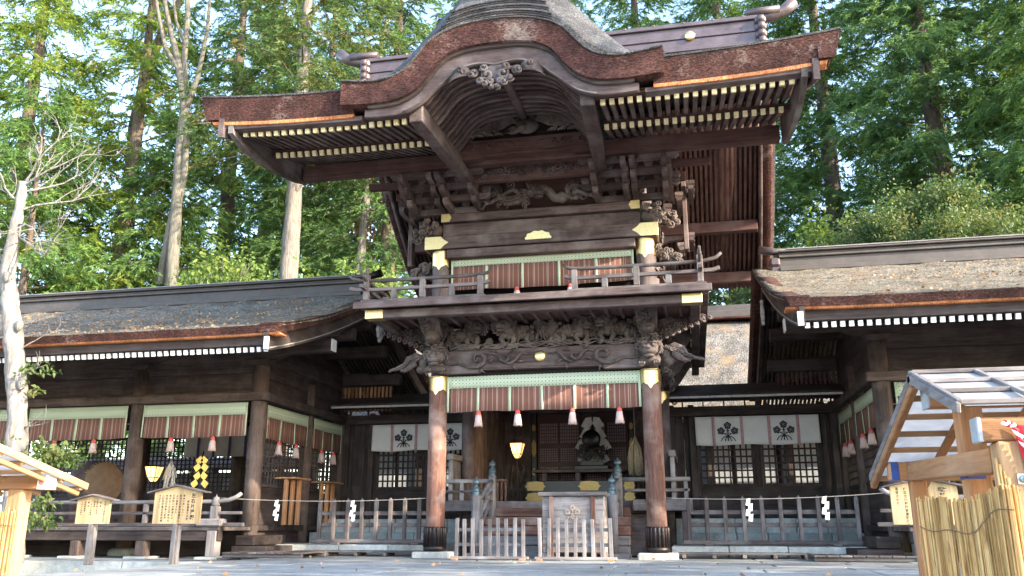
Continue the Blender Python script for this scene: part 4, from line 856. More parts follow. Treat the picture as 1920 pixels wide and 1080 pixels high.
def hall(s, label, nbay):
    H = thing('side_hall', label, 'building', (s * 9, 2.5, 0)); X0 = 5.35; bay = 2.45; X1 = X0 + bay * nbay
    X = lambda x: s * x
    for k in range(nbay + 1):
        for y in (.6, 4.4):
            r = .145; x = X0 + bay * k
            m = MB(); m.lathe((X(x), y, 0), [(r, .5), (r * 1.0, 2.0), (r * .97, 3.34)], 24); m.build('column', wood('hallcol', 'z', True), H)
            if y < 1:
                MB().lathe((X(x), y, 0), [(r * .95, .1), (r * .95, .5)], 20).build('column_foot', wood('hallcol', 'z', True), H)
                MB().lathe((X(x), y, 0), [(.24, -.05), (.26, .0), (.24, .07), (.18, .1)], 20).build('base_stone', STONE2, H)
                # bracket on the column head
                MB().prism([(X(x) - .15, 3.34), (X(x) + .15, 3.34), (X(x) + .2, 3.44), (X(x) - .2, 3.44)], y - .15, y + .15).build('bracket_block', WH['x'], H)
                MB().prism([(X(x) - .55, 3.60), (X(x) - .55, 3.55), (X(x) - .3, 3.45), (X(x) + .3, 3.45), (X(x) + .55, 3.55), (X(x) + .55, 3.60)], y - .07, y + .07).build('bracket_arm', WH['x'], H)
    for y in (2.65,):
        MB().lathe((X(X0), y, 0), [(.13, .15), (.125, 3.3)], 20).build('column', wood('hallcol', 'z', True), H); MB().box(X(X0) - .2, X(X0) + .2, y - .2, y + .2, .02, .16, .03).build('base_stone', STONE2, H)
    # beams
    for y, d in ((.6, -1), (4.4, 1)):
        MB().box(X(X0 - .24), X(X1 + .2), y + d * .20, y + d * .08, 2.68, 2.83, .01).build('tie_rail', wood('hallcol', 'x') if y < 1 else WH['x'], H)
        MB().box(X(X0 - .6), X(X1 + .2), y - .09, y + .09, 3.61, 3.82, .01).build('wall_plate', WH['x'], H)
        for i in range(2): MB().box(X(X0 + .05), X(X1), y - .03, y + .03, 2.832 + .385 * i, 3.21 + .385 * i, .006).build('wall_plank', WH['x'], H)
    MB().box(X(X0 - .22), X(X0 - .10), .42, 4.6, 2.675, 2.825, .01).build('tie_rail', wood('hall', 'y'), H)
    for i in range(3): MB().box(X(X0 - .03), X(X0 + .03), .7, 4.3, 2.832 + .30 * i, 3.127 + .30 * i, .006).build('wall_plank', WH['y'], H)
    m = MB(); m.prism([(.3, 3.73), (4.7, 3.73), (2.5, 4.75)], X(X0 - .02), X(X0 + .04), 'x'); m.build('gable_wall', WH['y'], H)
    for y, z in ((.6, 3.66), (1.6, 4.1), (2.5, 4.5), (3.4, 4.1), (4.4, 3.66)): o = MB().box(X(3.98), X(X0 + .2), y - .1, y + .1, z - .12, z + .12, .01).build('purlin_end', WH['x'], H)
    MB().box(X(3.95), X(3.975), .5, .7, 3.56, 3.78, .004).build('white_end', WHITEP, H)
    for i in range(14): MB().box(X(4.15 + .09 * i), X(4.20 + .09 * i), 4.3, 4.36, 2.95, 3.5).build('vent_slat', wood('tan', 'z') if s < 0 else WR['z'], H)
    # rafters
    a = MB(); a.box(-.028, .028, 0, 2.9, -.035, .035, .004); t = MB(); t.box(-.031, .031, -.012, .025, -.038, .038, .002)
    RM, TM = shared(a, 'rafter', WH['y']), shared(t, 'white_tip', WHITEP)
    x = 3.98
    while x < X1:
        o = inst('rafter', RM, H, (X(x), -1.9, 3.105), (.30, 0, 0)); q = bpy.data.objects.new('white_tip', TM); COL.objects.link(q); q.parent = o; x += .1135
    MB().box(X(3.93), X(X1), -1.96, -1.82, 3.155, 3.30).build('eave_board', WH['x'], H)
    MB().slab([[(X(3.9), -1.85, 3.20), (X(3.9), .9, 4.04)], [(X(X1), -1.85, 3.20), (X(X1), .9, 4.04)]], [[(X(3.9), -1.85, 3.165), (X(3.9), .9, 4.0)], [(X(X1), -1.85, 3.165), (X(X1), .9, 4.0)]]).build('rafter_soffit', WH['y'], H)
    # roof
    def tp(y): u = (abs(y - 2.5)) / 4.58; return 5.2 - 1.75 * (1.28 * u - .28 * u * u)
    def vg(y): return 3.71 - .04 * (1 - abs(y - 2.5) / 4.58)
    yy = frange(-2.02, 2.5, 22); yb = frange(2.5, 7.08, 16); kr = random.Random(5)
    for nm, YY in (('roof', yy), ('rear_roof', yb)):
        N = 70; top = [[(X(vg(y) + (X1 + 1 - vg(y)) * i / N), y, tp(y) + .012 * math.sin(i * .9 + y * 3) + kr.uniform(-.006, .006) + .02 * max(0, 1 - i / 9) ** 2) for i in range(N + 1)] for y in YY]
        bot = [[(p[0], p[1], p[2] - .06) for p in r] for r in top]; MB().slab([list(r) for r in zip(*top)], [list(r) for r in zip(*bot)]).build(nm, BARKHALL, H)
    xe = frange(3.70, X1 + 1, 30); fl_ = lambda x: .02 * max(0, 1 - (x - 3.7) / 1.2) ** 2
    MB().slab([[(X(x), -2.10, 3.435 + fl_(x)) for x in xe], [(X(x), -1.8, 3.45 + fl_(x)) for x in xe]], [[(X(x + .06), -2.05, 3.315 + fl_(x)) for x in xe], [(X(x), -1.8, 3.315 + fl_(x)) for x in xe]]).build('eave_bark_edge', BARKEDGE, H)
    MB().slab([[(X(x), -2.07, 3.313 + fl_(x)) for x in xe], [(X(x), -1.8, 3.313 + fl_(x)) for x in xe]], [[(X(x), -2.05, 3.288 + fl_(x)) for x in xe], [(X(x), -1.8, 3.288 + fl_(x)) for x in xe]]).build('eave_bark_lip', BARKLIP, H)
    for YY in (yy, yb):
        A = [(X(vg(y)), y - (.07 if y < -2 else 0), tp(y) + .014) for y in YY]
        MB().slab([[(a - s * .012, b, c) for a, b, c in A], [(a + s * .3, b, c) for a, b, c in A]], [[(a + s * .05, b, c - .15) for a, b, c in A], [(a + s * .3, b, c - .15) for a, b, c in A]]).build('verge_bark_edge', BARKEDGE, H)
        bb = MB().slab([[(a + s * .16, b, c - .14) for a, b, c in A], [(a + s * .23, b, c - .14) for a, b, c in A]], [[(a + s * .16, b, c - .43) for a, b, c in A], [(a + s * .23, b, c - .43) for a, b, c in A]]).build('barge_board', WH['y'], H)
        if YY is yy:
            MB().box(X(3.835), X(3.912), -2.112, -2.083, 3.06, 3.255, .004).build('white_end', WHITEP, bb)
            m = MB(); m.tube([(X(vg(y) + .155), y, tp(y) - .37) for y in YY], .012, 5); m.build('white_bead', plain('chalky_edge', (.22, .21, .20), .7), bb)
    for y in frange(.2, 6.8, 22):
        pass
    for i in range(16):
        x = 3.98 + .09 * i; m = MB(); P_ = [(X(x), y, tp(y) - .27) for y in frange(2.5, 7.0, 5)]
        for p, q in zip(P_, P_[1:]): m.beam(p, q, .05, .07, ext=.01)
        m.build('rear_rafter', WH['y'], H)
    # gable pendant
    m = MB(); yc, zc = 2.5, 4.42; xg = X(3.80)
    for a, b, r in ((0, 0, .10), (.10, -.06, .075), (-.10, -.06, .075), (.055, -.16, .075), (-.055, -.16, .075), (0, -.26, .05), (0, .14, .05)): m.lathe((xg, yc + a, zc + b), [(r * .2, -.03), (r, -.025), (r, .02), (r * .8, .03)], 16, True, 'x')
    m.build('gable_pendant', plain('grey_white_paint', (.52, .52, .51), .6), H)
    # ridge
    m = MB()
    for z0, z1, w in ((5.08, 5.17, .26), (5.172, 5.36, .15), (5.362, 5.41, .20), (5.412, 5.46, .17), (5.462, 5.50, .24)): m.box(X(4.16), X(X1 + 1), 2.5 - w, 2.5 + w, z0, z1, .01)
    rg = m.build('ridge', plain('grey_ridge_wood', (.075, .064, .060), .6, 0, .3, 4, .1), H)
    m = MB(); m.box(X(4.30), X(X1 + 1), 2.5 - .25, 2.5 + .25, 5.502, 5.525, .006); m.build('ridge_cap', plain('weathered_ridge_cap', (.24, .215, .215), .5, 0, .3, 4, .1), rg)
    m = MB(); m.tube([(X(4.4), 2.5, 5.53), (X(4.1), 2.5, 5.54), (X(3.82), 2.5, 5.60)], [.06, .07, .085], 14)
    for z in (5.12, 5.3): m.box(X(4.0), X(4.18), 2.3, 2.7, z - .09, z + .075, .03)
    m.build('ridge_end_ornament', DARKM if s < 0 else COPPER, rg)
    # raised floor, veranda and its railing
    MB().box(X(X0 - .1), X(X1), .45, 4.5, .40, .50).build('floor', WH['x'], H)
    MB().box(X(X0 - .1), X(X1), -.62, .44, .41, .47, .006).build('veranda_floor', wood('rail', 'x'), H)
    MB().box(X(X0 - .1), X(X1), -.60, -.46, .25, .405, .01).build('veranda_sill', WH['x'], H)
    MB().box(X(X0), X(X1), .66, .72, -.02, .40).build('underfloor_panel', WH['x'], H)
    x = X0 + .02
    V = wood('rail', 'x')
    for k_, x in enumerate([X0 + .02] + [X0 + 1.3 + 1.23 * i for i in range(int(nbay * 2) - 1)]):
        MB().box(X(x) - .085, X(x) + .085, -.618, -.43, .0, .25 if k_ else .42, .012).build('veranda_post', wood('grey' if k_ == 0 else 'hallcol', 'z'), H)
        MB().box(X(x) - .2, X(x) + .2, -.75, -.3, -.06, .005, .02).build('base_stone', STONE, H)
        if k_: MB().box(X(x) - .035, X(x) + .035, -.585, -.515, .475, .84).build('rail_post', V, H)
    n_ = MB(); n_.box(X(X0 + .02) - .065, X(X0 + .02) + .065, -.615, -.485, .475, .80, .012); n_.lathe((X(X0 + .02), -.55, 0), [(.06, .8), (.066, .83), (.06, .9), (.045, .94), (.01, .955), (.004, .99)], 14); n_.build('newel_post', wood('grey', 'z'), H)
    m = MB(); m.box(X(X0 - .15), X(X0 + .3), -.66, -.44, .48, .6, .02); m.build('newel_foot', wood('grey', 'x'), H)
    MB().tube([(X(X0 - .42), -.55, 1.0), (X(X0 - .34), -.55, .945), (X(X0 - .2), -.55, .895), (X(X0), -.55, .875), (X(X0 + .5), -.55, .87), (X(X1), -.55, .87)], [.03, .034, .036, .036, .034, .034], 10).build('top_rail', wood('grey', 'x'), H)
    MB().box(X(X0 - .45), X(X1), -.585, -.515, .665, .715).build('middle_rail', V, H); MB().box(X(X0 - .5), X(X1), -.59, -.51, .475, .535).build('bottom_rail', V, H)
    # rear and side lattices
    for k in range(nbay):
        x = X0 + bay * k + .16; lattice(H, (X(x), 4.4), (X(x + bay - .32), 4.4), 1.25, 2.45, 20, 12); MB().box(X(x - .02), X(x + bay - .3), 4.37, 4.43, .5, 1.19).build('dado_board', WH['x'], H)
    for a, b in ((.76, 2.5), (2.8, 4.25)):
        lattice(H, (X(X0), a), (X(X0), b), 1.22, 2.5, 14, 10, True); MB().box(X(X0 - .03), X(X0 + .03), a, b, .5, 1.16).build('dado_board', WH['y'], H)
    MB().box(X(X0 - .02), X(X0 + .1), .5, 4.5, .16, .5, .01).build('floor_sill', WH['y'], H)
    MB().box(X(X0 + .05), X(X1), .5, 4.5, 2.84, 2.88).build('ceiling', WH['x'], H)
    # wooden steps beside the hall
    for i in range(2): MB().box(X(X0 - .75 + .3 * i), X(X0 - .12), -.2 + .12 * i, 1.1, .0 + .17 * i, .16 + .17 * i, .01).build('step_block', WH['x'], H)
    nm = 'left' if s < 0 else 'right'
    sd = X0 - .075
    for k in range(nbay):
        x = X0 + bay * k + .17
        lab = ['bamboo blind in the front bay nearest the gate on the %s hall', 'bamboo blind in the second front bay from the gate on the %s hall', 'bamboo blind in the third front bay from the gate on the %s hall'][k] % nm
        blind(lab, (X(x), .5), (X(x + bay - .34), .5), 2.66, 2.44, 2.06, 4, (.3, .7), 'blinds of the %s hall' % nm, .02)
    blind('bamboo blind on the end wall of the %s hall beside the corner column' % nm, (X(sd), .77), (X(sd), 2.5), 2.64, 2.42, 2.03, 3, (.3, .72), 'blinds of the %s hall' % nm, .015)
    blind('bamboo blind on the end wall of the %s hall next to the dark wall' % nm, (X(sd), 2.8), (X(sd), 4.25), 2.64, 2.42, 2.03, 3, (.3, .72), 'blinds of the %s hall' % nm, .015)
    return H
hall(-1, 'long dark hall with mossy bark roof on the left of the gate', 3)
hall(1, 'long dark hall with sunlit bark roof on the right of the gate', 3)

# ------------------------------------------------ connecting walls with lattice windows
def conn(s, label):
    W = thing('connecting_wall', label, 'wall', (s * 3.6, 4.4, 0)); X = lambda x: s * x; nm = 'left' if s < 0 else 'right'
    if s > 0: wins = ((2.53, 3.55), (3.76, 4.80))
    else: wins = ((2.35, 3.30), (3.40, 4.42))
    z0, z1 = 1.29, 2.12
    ed = [1.95, wins[0][0] - .05, wins[0][1] + .05, wins[1][0] - .05, wins[1][1] + .05, 5.3]
    for a, b in ((ed[0], ed[1]), (ed[4], ed[5])):
        n = max(1, round((b - a) / .3))
        for i in range(n): MB().box(X(a + (b - a) * i / n), X(a + (b - a) * (i + 1) / n - .006), 4.37, 4.43, .62, 2.75).build('wall_board', WH['z'], W)
    MB().box(X(ed[1]), X(ed[4]), 4.37, 4.43, .62, z0 - .051).build('dado_board', WH['x'], W); MB().box(X(ed[1]), X(ed[4]), 4.37, 4.43, z1 + .051, 2.75).build('head_board', WH['x'], W)
    MB().box(X(ed[2]), X(ed[3]), 4.35, 4.45, z0 - .05, z1 + .05).build('mullion', WH['z'], W)
    for a, b in wins: lattice(W, (X(a), 4.4), (X(b), 4.4), z0, z1, 9, 6, th=.034)
    for x in (1.98, ed[1] - .1, ed[4] + .1, 5.15): MB().box(X(x) - .06, X(x) + .06, 4.28, 4.36, .62, 2.9).build('wall_post', WH['z'], W)
    MB().box(X(1.95), X(5.3), 4.26, 4.5, 2.76, 2.86).build('lintel', WH['x'], W)
    MB().box(X(1.95), X(5.3), 4.2, 4.28, 2.66, 2.755).build('curtain_rail', WH['x'], W)
    for i in range(8): x = 2.2 + .42 * i; MB().box(X(x), X(x) + .03, 4.36, 4.42, 2.865, 2.98).build('transom_strut', WH['z'], W)
    # little lean-to roof with a pale edge strip
    m = MB(); m.prism([(3.65, 2.99), (3.65, 3.03), (4.6, 3.36), (5.2, 3.16), (5.2, 3.1), (4.6, 3.0)], X(1.93), X(5.3), 'x'); r = m.build('lean_to_roof', WH['x'], W)
    for i in range(8): a = 1.95 + .417 * i; MB().box(X(a), X(a + .41), 3.63, 3.69, 2.945, 2.985, .003).build('pale_edge_strip', plain('pale_edging', (.55, .53, .50), .6), r)
    MB().box(X(1.95), X(5.3), 4.15, 4.6, .5, .62).build('sill', WH['x'], W)
    # white curtain with plant emblems
    cx0, cx1 = (2.45, 4.86) if s > 0 else (2.2, 4.5)
    C = thing('white_curtain', ('white cotton curtain with two plant crests hung above the %s lattice windows' % nm), 'curtain', (X((cx0 + cx1) / 2), 4.14, 2.62), 0, 'crest curtains')
    N = 60; k = random.Random(s + 4)
    wv = lambda x: .016 * math.sin(x * 7 + s) + .012 * math.sin(x * 19) + .006
    g1 = [[(X(x), 4.15 + wv(x) * t, 2.625 - .57 * t - .012 * t * math.sin(5 * x)) for x in frange(cx0, cx1, N)] for t in frange(0, 1, 8)]
    g2 = [[(a, b + .006, c) for a, b, c in r_] for r_ in g1]; MB().slab(g1, g2).build('cloth', CLOTH, C)
    P5 = (cx1 - cx0); bands = [cx0 + P5 * f for f in ((.15, .38, .60, .83) if s > 0 else (.10, .35, .56, .80))]
    for b in bands:
        MB().slab([[(X(x), 4.14 + wv(x) * t - .004, 2.63 - .60 * t) for x in (b - .03, b + .03)] for t in frange(0, 1, 6)], [[(X(x), 4.14 + wv(x) * t, 2.63 - .60 * t) for x in (b - .03, b + .03)] for t in frange(0, 1, 6)]).build('ribbon', PINK, C)
    ems = [X((bands[0] + bands[1]) / 2), X((bands[2] + bands[3]) / 2)]
    for ex in ems: emblem(ex, 4.122, 2.33, .215, C, INK, .003)
    return W
def emblem(cx, y, cz, S, par, mat, th, relief=False):
    """three five-lobed leaves on stems over spreading roots"""
    m = MB(); e = MB()
    def leaf(x, z, a0, r):
        pts = []
        for i in range(50):
            a = 2 * math.pi * i / 50; q = r * (.72 + .28 * abs(math.cos(2.5 * a)) ** .7 + .035 * math.cos(20 * a)); pts.append((x + q * math.cos(a + a0), z + q * math.sin(a + a0)))
        m.prism(pts, y - th, y)
        for i in range(5):
            a = a0 + i * 2 * math.pi / 5; e.beam((x, y - th - .001, z), (x + r * .72 * math.cos(a), y - th - .001, z + r * .72 * math.sin(a)), .004 if not relief else .006, .003, up=(0, 1, 0), b=.0005)
    r = S * .36
    leaf(cx, cz + S * .52, math.pi / 2, r); leaf(cx - S * .62, cz + S * .02, math.pi * .85, r); leaf(cx + S * .62, cz + S * .02, math.pi * .15, r)
    def stroke(P_, w):
        for p, q in zip(P_, P_[1:]): m.beam((p[0], y - th / 2, p[1]), (q[0], y - th / 2, q[1]), w, th, up=(0, 1, 0), b=.0005, ext=w * .2)
    stroke([(cx, cz + S * .2), (cx, cz - S * .9)], S * .11)
    for q in (-1, 1):
        stroke([(cx, cz - S * .5), (cx + q * S * .22, cz - S * .28), (cx + q * S * .36, cz - S * .2)], S * .09); stroke([(cx + q * S * .2, cz - S * .3), (cx + q * S * .14, cz - S * .17)], S * .07); stroke([(cx, cz - S * .02), (cx + q * S * .12, cz + S * .06)], S * .07)
        stroke([(cx, cz - S * .52), (cx + q * S * .18, cz - S * .62), (cx + q * S * .30, cz - S * .92)], S * .085)
        stroke([(cx, cz - S * .50), (cx + q * S * .32, cz - S * .53), (cx + q * S * .52, cz - S * .68), (cx + q * S * .66, cz - S * .92)], S * .085)
    o = m.build('crest_print' if not relief else 'carved_crest', mat, par)
    e.build('leaf_veins', plain('crest_vein', (.42, .42, .45), .8) if not relief else wood('carve', 'o'), o, kind='stuff'); return o
conn(-1, 'dark board wall with lattice windows between left hall and gate'); conn(1, 'dark board wall with lattice windows between gate and right hall')

# rear thatched sanctuary seen past the gate
S_ = thing('thatched_building', 'low building with silvery thatched roof behind the gate', 'building', (1, 11, 0))
m = MB(); xx = frange(-9, 9, 40); k = random.Random(2)
top = [[(x, y, z + k.uniform(-.03, .03)) for x in xx] for y, z in ((7.7, 3.3), (8.3, 3.9), (9.0, 4.8), (9.6, 5.5), (10.2, 6.1))]; bot = [[(a, b, c - .35) for a, b, c in r] for r in top]; m.slab(top, bot); m.build('thatched_roof', THATCH, S_)
m = MB(); m.slab([[(x, y, z) for x in xx] for y, z in ((10.2, 6.1), (12, 4.4), (13, 3.3))], [[(x, y, z - .35) for x in xx] for y, z in ((10.2, 6.1), (12, 4.4), (13, 3.3))]); m.build('rear_roof', THATCH, S_)
m = MB(); m.box(-9.1, 9.1, 9.9, 10.6, 6.05, 6.25, .02); m.box(-9.1, 9.1, 10.0, 10.5, 6.25, 6.42, .02); m.build('ridge', plain('grey_ridge_wood', (.085, .078, .085), .5), S_)
MB().box(-9.1, 9.1, 9.85, 10.65, 6.0, 6.06, .01).build('ridge_board', BARKEDGE, S_)
MB().box(-7, 7, 8.6, 12.4, 0, 3.4).build('wall', WH['x'], S_)
for i in range(8): MB().box(-6.8 + 1.9 * i, -6.6 + 1.9 * i, 8.45, 8.6, 0, 3.4).build('wall_post', WH['z'], S_)
for i in range(12): x = -6.5 + 1.1 * i; MB().box(x, x + 1.0, 8.55, 8.598, 1.2, 2.6, .004).build('paper_screen', plain('old_paper_screen', (.36, .39, .43), .8), S_)
def backing_fence(label, x0, x1):  # added behind the halls to darken the bright gaps in their lattices
    f = thing('added_board_fence', label, 'fence', ((x0 + x1) / 2, 7.6, 0), 0, 'added rear board fences'); n = int((x1 - x0) / .24)
    me = MB(); me.box(-.115, .115, -.015, .015, .0, 1.75, .004); me = shared(me, 'board', wood('rail', 'z'))
    for i in range(n): inst('board', me, f, (x0 + .24 * i + .12, 7.6, .1))
    for i in range(int((x1 - x0) / 1.9) + 1): MB().box(x0 + 1.9 * i - .06, x0 + 1.9 * i + .06, 7.62, 7.74, -.05, 2.1).build('post', wood('rail', 'z'), f)
    MB().prism([(7.3, 2.0), (7.62, 2.28), (7.95, 2.0), (7.95, 1.95), (7.3, 1.95)], x0, x1, 'x').build('roof', wood('rail', 'x'), f)
backing_fence('added weathered board fence that darkens the left hall lattice', -16, -7.3); backing_fence('added weathered board fence that darkens the right hall lattice', 7.3, 16)
# ------------------------------------------------ fences, rope, duckboards
def picket(label, s, x0, x1, n, y):
    f = thing('picket_fence', label, 'fence', (s * (x0 + x1) / 2, y, .17)); X = lambda v: s * v
    wz, wx = wood('rail', 'z'), wood('rail', 'x')
    me = MB(); me.box(-.032, .032, -.03, .03, 0, .68, .006); me.prism([(-.032, .68), (.032, .68), (0, .735)], -.03, .03); me = shared(me, 'picket', wz)
    for x in frange(x0, x1, n): inst('picket', me, f, (X(x), y, .23), rnd.uniform(-.04, .04))
    for z in (.50, .70): MB().box(X(x0), X(x1), y + .031, y + .07, z - .035, z + .035).build('fence_rail', wx, f)
    MB().box(X(x0 - .12), X(x1 + .12), y - .06, y + .06, .19, .26, .015).build('fence_sill', wx, f)
    for x in (x0 + .3, x1 - .35): MB().box(X(x) - .07, X(x) + .07, y - .16, y + .16, .172, .205).build('fence_foot', wx, f)
picket('dark grey picket fence in front of the left lattice wall', -1, 2.10, 4.22, 9, 1.0)
picket('dark grey picket fence in front of the right lattice wall', 1, 2.25, 4.86, 10, 1.0)
def lowfence(label, x0, x1):
    f = thing('low_picket_fence', label, 'fence', ((x0 + x1) / 2, -1.0, 0), 0, 'low fences before the stairs'); wz, wx = wood('grey', 'z'), wood('grey', 'x')
    me = MB(); me.box(-.027, .027, -.018, .018, 0, .58, .005); me = shared(me, 'picket', wz)
    for i, x in enumerate(frange(x0 + .03, x1 - .03, 9)): inst('picket', me, f, (x, -1.0 + rnd.uniform(-.004, .004), .012), (0, rnd.uniform(-.02, .02), rnd.uniform(-.05, .05)), (1, 1, rnd.uniform(.97, 1.02)))
    for z in (.22, .43): MB().box(x0 + .02, x1 - .02, -.98, -.945, z - .025, z + .025).build('fence_rail', wx, f)
    MB().box(x0 - .05, x1 + .05, -1.04, -.95, .012, .055, .008).build('fence_sill', wx, f)
    for x in (x0, x1 - .06): MB().box(x - .02, x + .07, -1.12, -.86, .0, .03).build('fence_foot', wood('tan', 'y'), f)
lowfence('low grey picket fence panel before the stairs, left of the offertory box', -1.17, -.10)
lowfence('low grey picket fence panel standing before the offertory box', .09, 1.18)
def rope(label, p0, p1, sag, ts):
    r = thing('straw_rope', label, 'rope', p0, 0, 'ropes with paper streamers'); P_ = [Vector(p0).lerp(Vector(p1), t) - Vector((0, 0, sag * 4 * t * (1 - t))) for t in frange(0, 1, 30)]
    MB().tube(P_, .006, 6).build('rope', ROPE, r)
    for t in ts:
        c = Vector(p0).lerp(Vector(p1), t) - Vector((0, 0, sag * 4 * t * (1 - t))); m = MB()
        for i, (dx, dz) in enumerate(((0, .0), (.03, -.075), (-.01, -.15), (.025, -.225))):
            m.prism([(c.x + dx - .028, c.z + dz), (c.x + dx + .028, c.z + dz + .012), (c.x + dx + .034 - .02, c.z + dz - .10), (c.x + dx - .045, c.z + dz - .088)], c.y - .012 - .004 * i, c.y - .010 - .004 * i)
        m.build('paper_streamer', PAPER, r)
rope('thin rope with two paper streamers from the left hall to the gate', (-5.3, -.55, .93), (-1.92, -.05, .92), .05, (.28, .65))
rope('thin rope with two paper streamers from the gate to the right hall', (1.92, -.05, .90), (5.45, -.55, .97), .06, (.345, .645))
def duck(label, x0, x1, y0, y1, n, along):
    d = thing('duckboard', label, 'duckboard', ((x0 + x1) / 2, (y0 + y1) / 2, 0), 0, 'wooden duckboards'); w = wood('duck', 'y' if along else 'x')
    if along:
        for a in frange(x0, x1, n + 1)[:-1]: st = (x1 - x0) / n; MB().box(a + .006, a + st - .006, y0, y1, .06, .085, .005).build('board', w, d)
        for y in (y0 + .06, y1 - .06): MB().box(x0, x1, y - .035, y + .035, .004, .06).build('bearer', wood('duck', 'x'), d)
    else:
        for a in frange(y0, y1, n + 1)[:-1]: st = (y1 - y0) / n; MB().box(x0, x1, a + .006, a + st - .006, .06, .085, .005).build('board', w, d)
        for x in frange(x0 + .1, x1 - .1, 5): MB().box(x - .03, x + .03, y0, y1, .004, .06).build('bearer', wood('duck', 'y'), d)
duck('long wooden duckboard along the right stone step', 2.05, 4.05, .25, .72, 4, False); duck('wide wooden duckboard before the right hall', 3.95, 5.5, -.62, .18, 9, True)
duck('long wooden duckboard along the left stone step', -4.35, -2.1, .25, .72, 4, False); duck('wide wooden duckboard before the left hall', -5.0, -3.65, -.9, .1, 9, True)
# ------------------------------------------------ offertory box
O = thing('offertory_box', 'grey wooden offertory box with carved plant crest behind the low fence', 'offertory box', (.53, -.2, 0)); wx, wz = wood('grey', 'x'), wood('grey', 'z')
for i in range(4): MB().box(.06, 1.0, -.45, -.42, .10 + .205 * i, .302 + .205 * i, .006).build('front_plank', wx, O)
MB().box(.06, .09, -.42, .1, .1, .92).build('side_panel', wood('grey', 'y'), O); MB().box(.97, 1.0, -.42, .1, .1, .92).build('side_panel', wood('grey', 'y'), O); MB().box(.06, 1., .1, .13, .1, .92).build('back_panel', wx, O)
for x in (.20, .84): MB().box(x - .035, x + .035, -.475, -.451, .02, .925).build('batten', wood('column', 'z'), O)
m = MB(); m.box(.0, 1.06, -.5, -.40, .925, .985); m.build('top_rim', wx, O); MB().box(.0, 1.06, .1, .18, .925, .985).build('top_rim', wx, O)
for i in range(8): x = .06 + .125 * i; MB().box(x, x + .05, -.395, .095, .93, .97).build('top_slat', wood('grey', 'y'), O)
for x in (.06, .94): MB().box(x, x + .06, -.44, .12, .0, .1).build('foot', wz, O)
emblem(.53, -.452, .69, .12, O, plain('worn_pale_wood', (.34, .27, .225), .8), .012, True)
# ------------------------------------------------ things inside the gate
def lantern(label, x, y, z0, zl, h, w, grp):
    L = thing('floor_lantern', label, 'lantern', (x, y, z0), 0, grp)
    m = MB(); m.lathe((x, y, 0), [(.13, z0), (.13, z0 + .02), (.03, z0 + .05), (.015, z0 + .08), (.013, zl)], 14); m.build('stand', DARKM, L)
    def fru(mb, f0, f1, t0, t1): mb.add([(x + sx * w * (f0 if k == 0 else f1), y + sy * w * (f0 if k == 0 else f1), zl + h * (t0 if k == 0 else t1)) for k in (0, 1) for sx, sy in ((-1, -1), (1, -1), (1, 1), (-1, 1))], [[0, 3, 2, 1], [4, 5, 6, 7]] + [[i, (i + 1) % 4, 4 + (i + 1) % 4, 4 + i] for i in range(4)]); return mb
    s = fru(MB(), .62, 1., .28, 1.); fru(s, .3, .62, .02, .28); sh = s.build('paper_shade', LAMP, L)
    f = MB()
    for sx, sy in ((-1, -1), (1, -1), (1, 1), (-1, 1)):
        f.beam((x + sx * w * .3, y + sy * w * .3, zl), (x + sx * w * .63, y + sy * w * .63, zl + h * .28), .016, .016); f.beam((x + sx * w * .63, y + sy * w * .63, zl + h * .28), (x + sx * w * 1.02, y + sy * w * 1.02, zl + h * 1.01), .016, .016)
    for sx, sy in ((0, -1), (0, 1), (-1, 0), (1, 0)): f.beam((x + sx * w * .63, y + sy * w * .63, zl + h * .28), (x + sx * w, y + sy * w, zl + h), .01, .01)
    for q, t in ((.63, .28), (1.02, 1.0), (.3, .0)):
        for a, b in (((-1, -1), (1, -1)), ((1, -1), (1, 1)), ((1, 1), (-1, 1)), ((-1, 1), (-1, -1))): f.beam((x + a[0] * w * q, y + a[1] * w * q, zl + h * t), (x + b[0] * w * q, y + b[1] * w * q, zl + h * t), .016, .016)
    f.build('shade_frame', DARKM, sh)
    li = bpy.data.lights.new('lantern_bulb', 'POINT'); li.energy = 1.0; li.color = (1, .62, .25); li.shadow_soft_size = .05; lo = bpy.data.objects.new('lantern_bulb', li); COL.objects.link(lo); lo.parent = L; lo.location = (0, -w - .12, zl - z0 + h * .5)
lantern('lit paper floor lantern glowing inside the gate hall', -1.06, 3.2, .92, 1.78, .30, .13, None)
lantern('lit paper floor lantern glowing inside the left hall', -8.3, 2.0, .5, 1.34, .30, .13, None)
m = MB(); t = thing('mirror_stand', 'round dark mirror on a carved stand inside the gate', 'mirror', (.27, 4.6, .92))
m.lathe((.27, 4.58, 2.27), [(.01, -.02), (.18, -.018), (.2, 0), (.19, .02)], 32, True, 'y'); m.build('mirror_disc', plain('dark_bronze_mirror', (.012, .012, .014), .3, .6), t)
m = MB(); swirls(m, .0, .54, 1.86, 2.12, 4.6, 26, (.05, .09), 4, .022); m.prism([(.02, 1.72), (.52, 1.72), (.42, 1.95), (.27, 2.05), (.12, 1.95)], 4.58, 4.64); m.box(-.1, .64, 4.45, 4.8, 1.62, 1.72, .02); m.build('carved_stand', BLACKW, t)
t2 = thing('altar_table', 'long low dark altar table with gilt fittings inside the gate', 'table', (.2, 4.4, .92)); MB().box(-.95, 1.0, 4.2, 4.9, 1.56, 1.62).build('table_top', WG['x'], t2)
for x in (-.7, 0, .75): MB().box(x - .05, x + .05, 4.3, 4.4, .92, 1.559).build('leg', WG['z'], t2)
m = MB(); m.box(-.95, 1.2, 4.05, 4.15, .93, 1.38); t3 = tag(m.build('altar_step', BLACKW), 'black lacquered altar step with gilt cloud fittings', 'altar step')
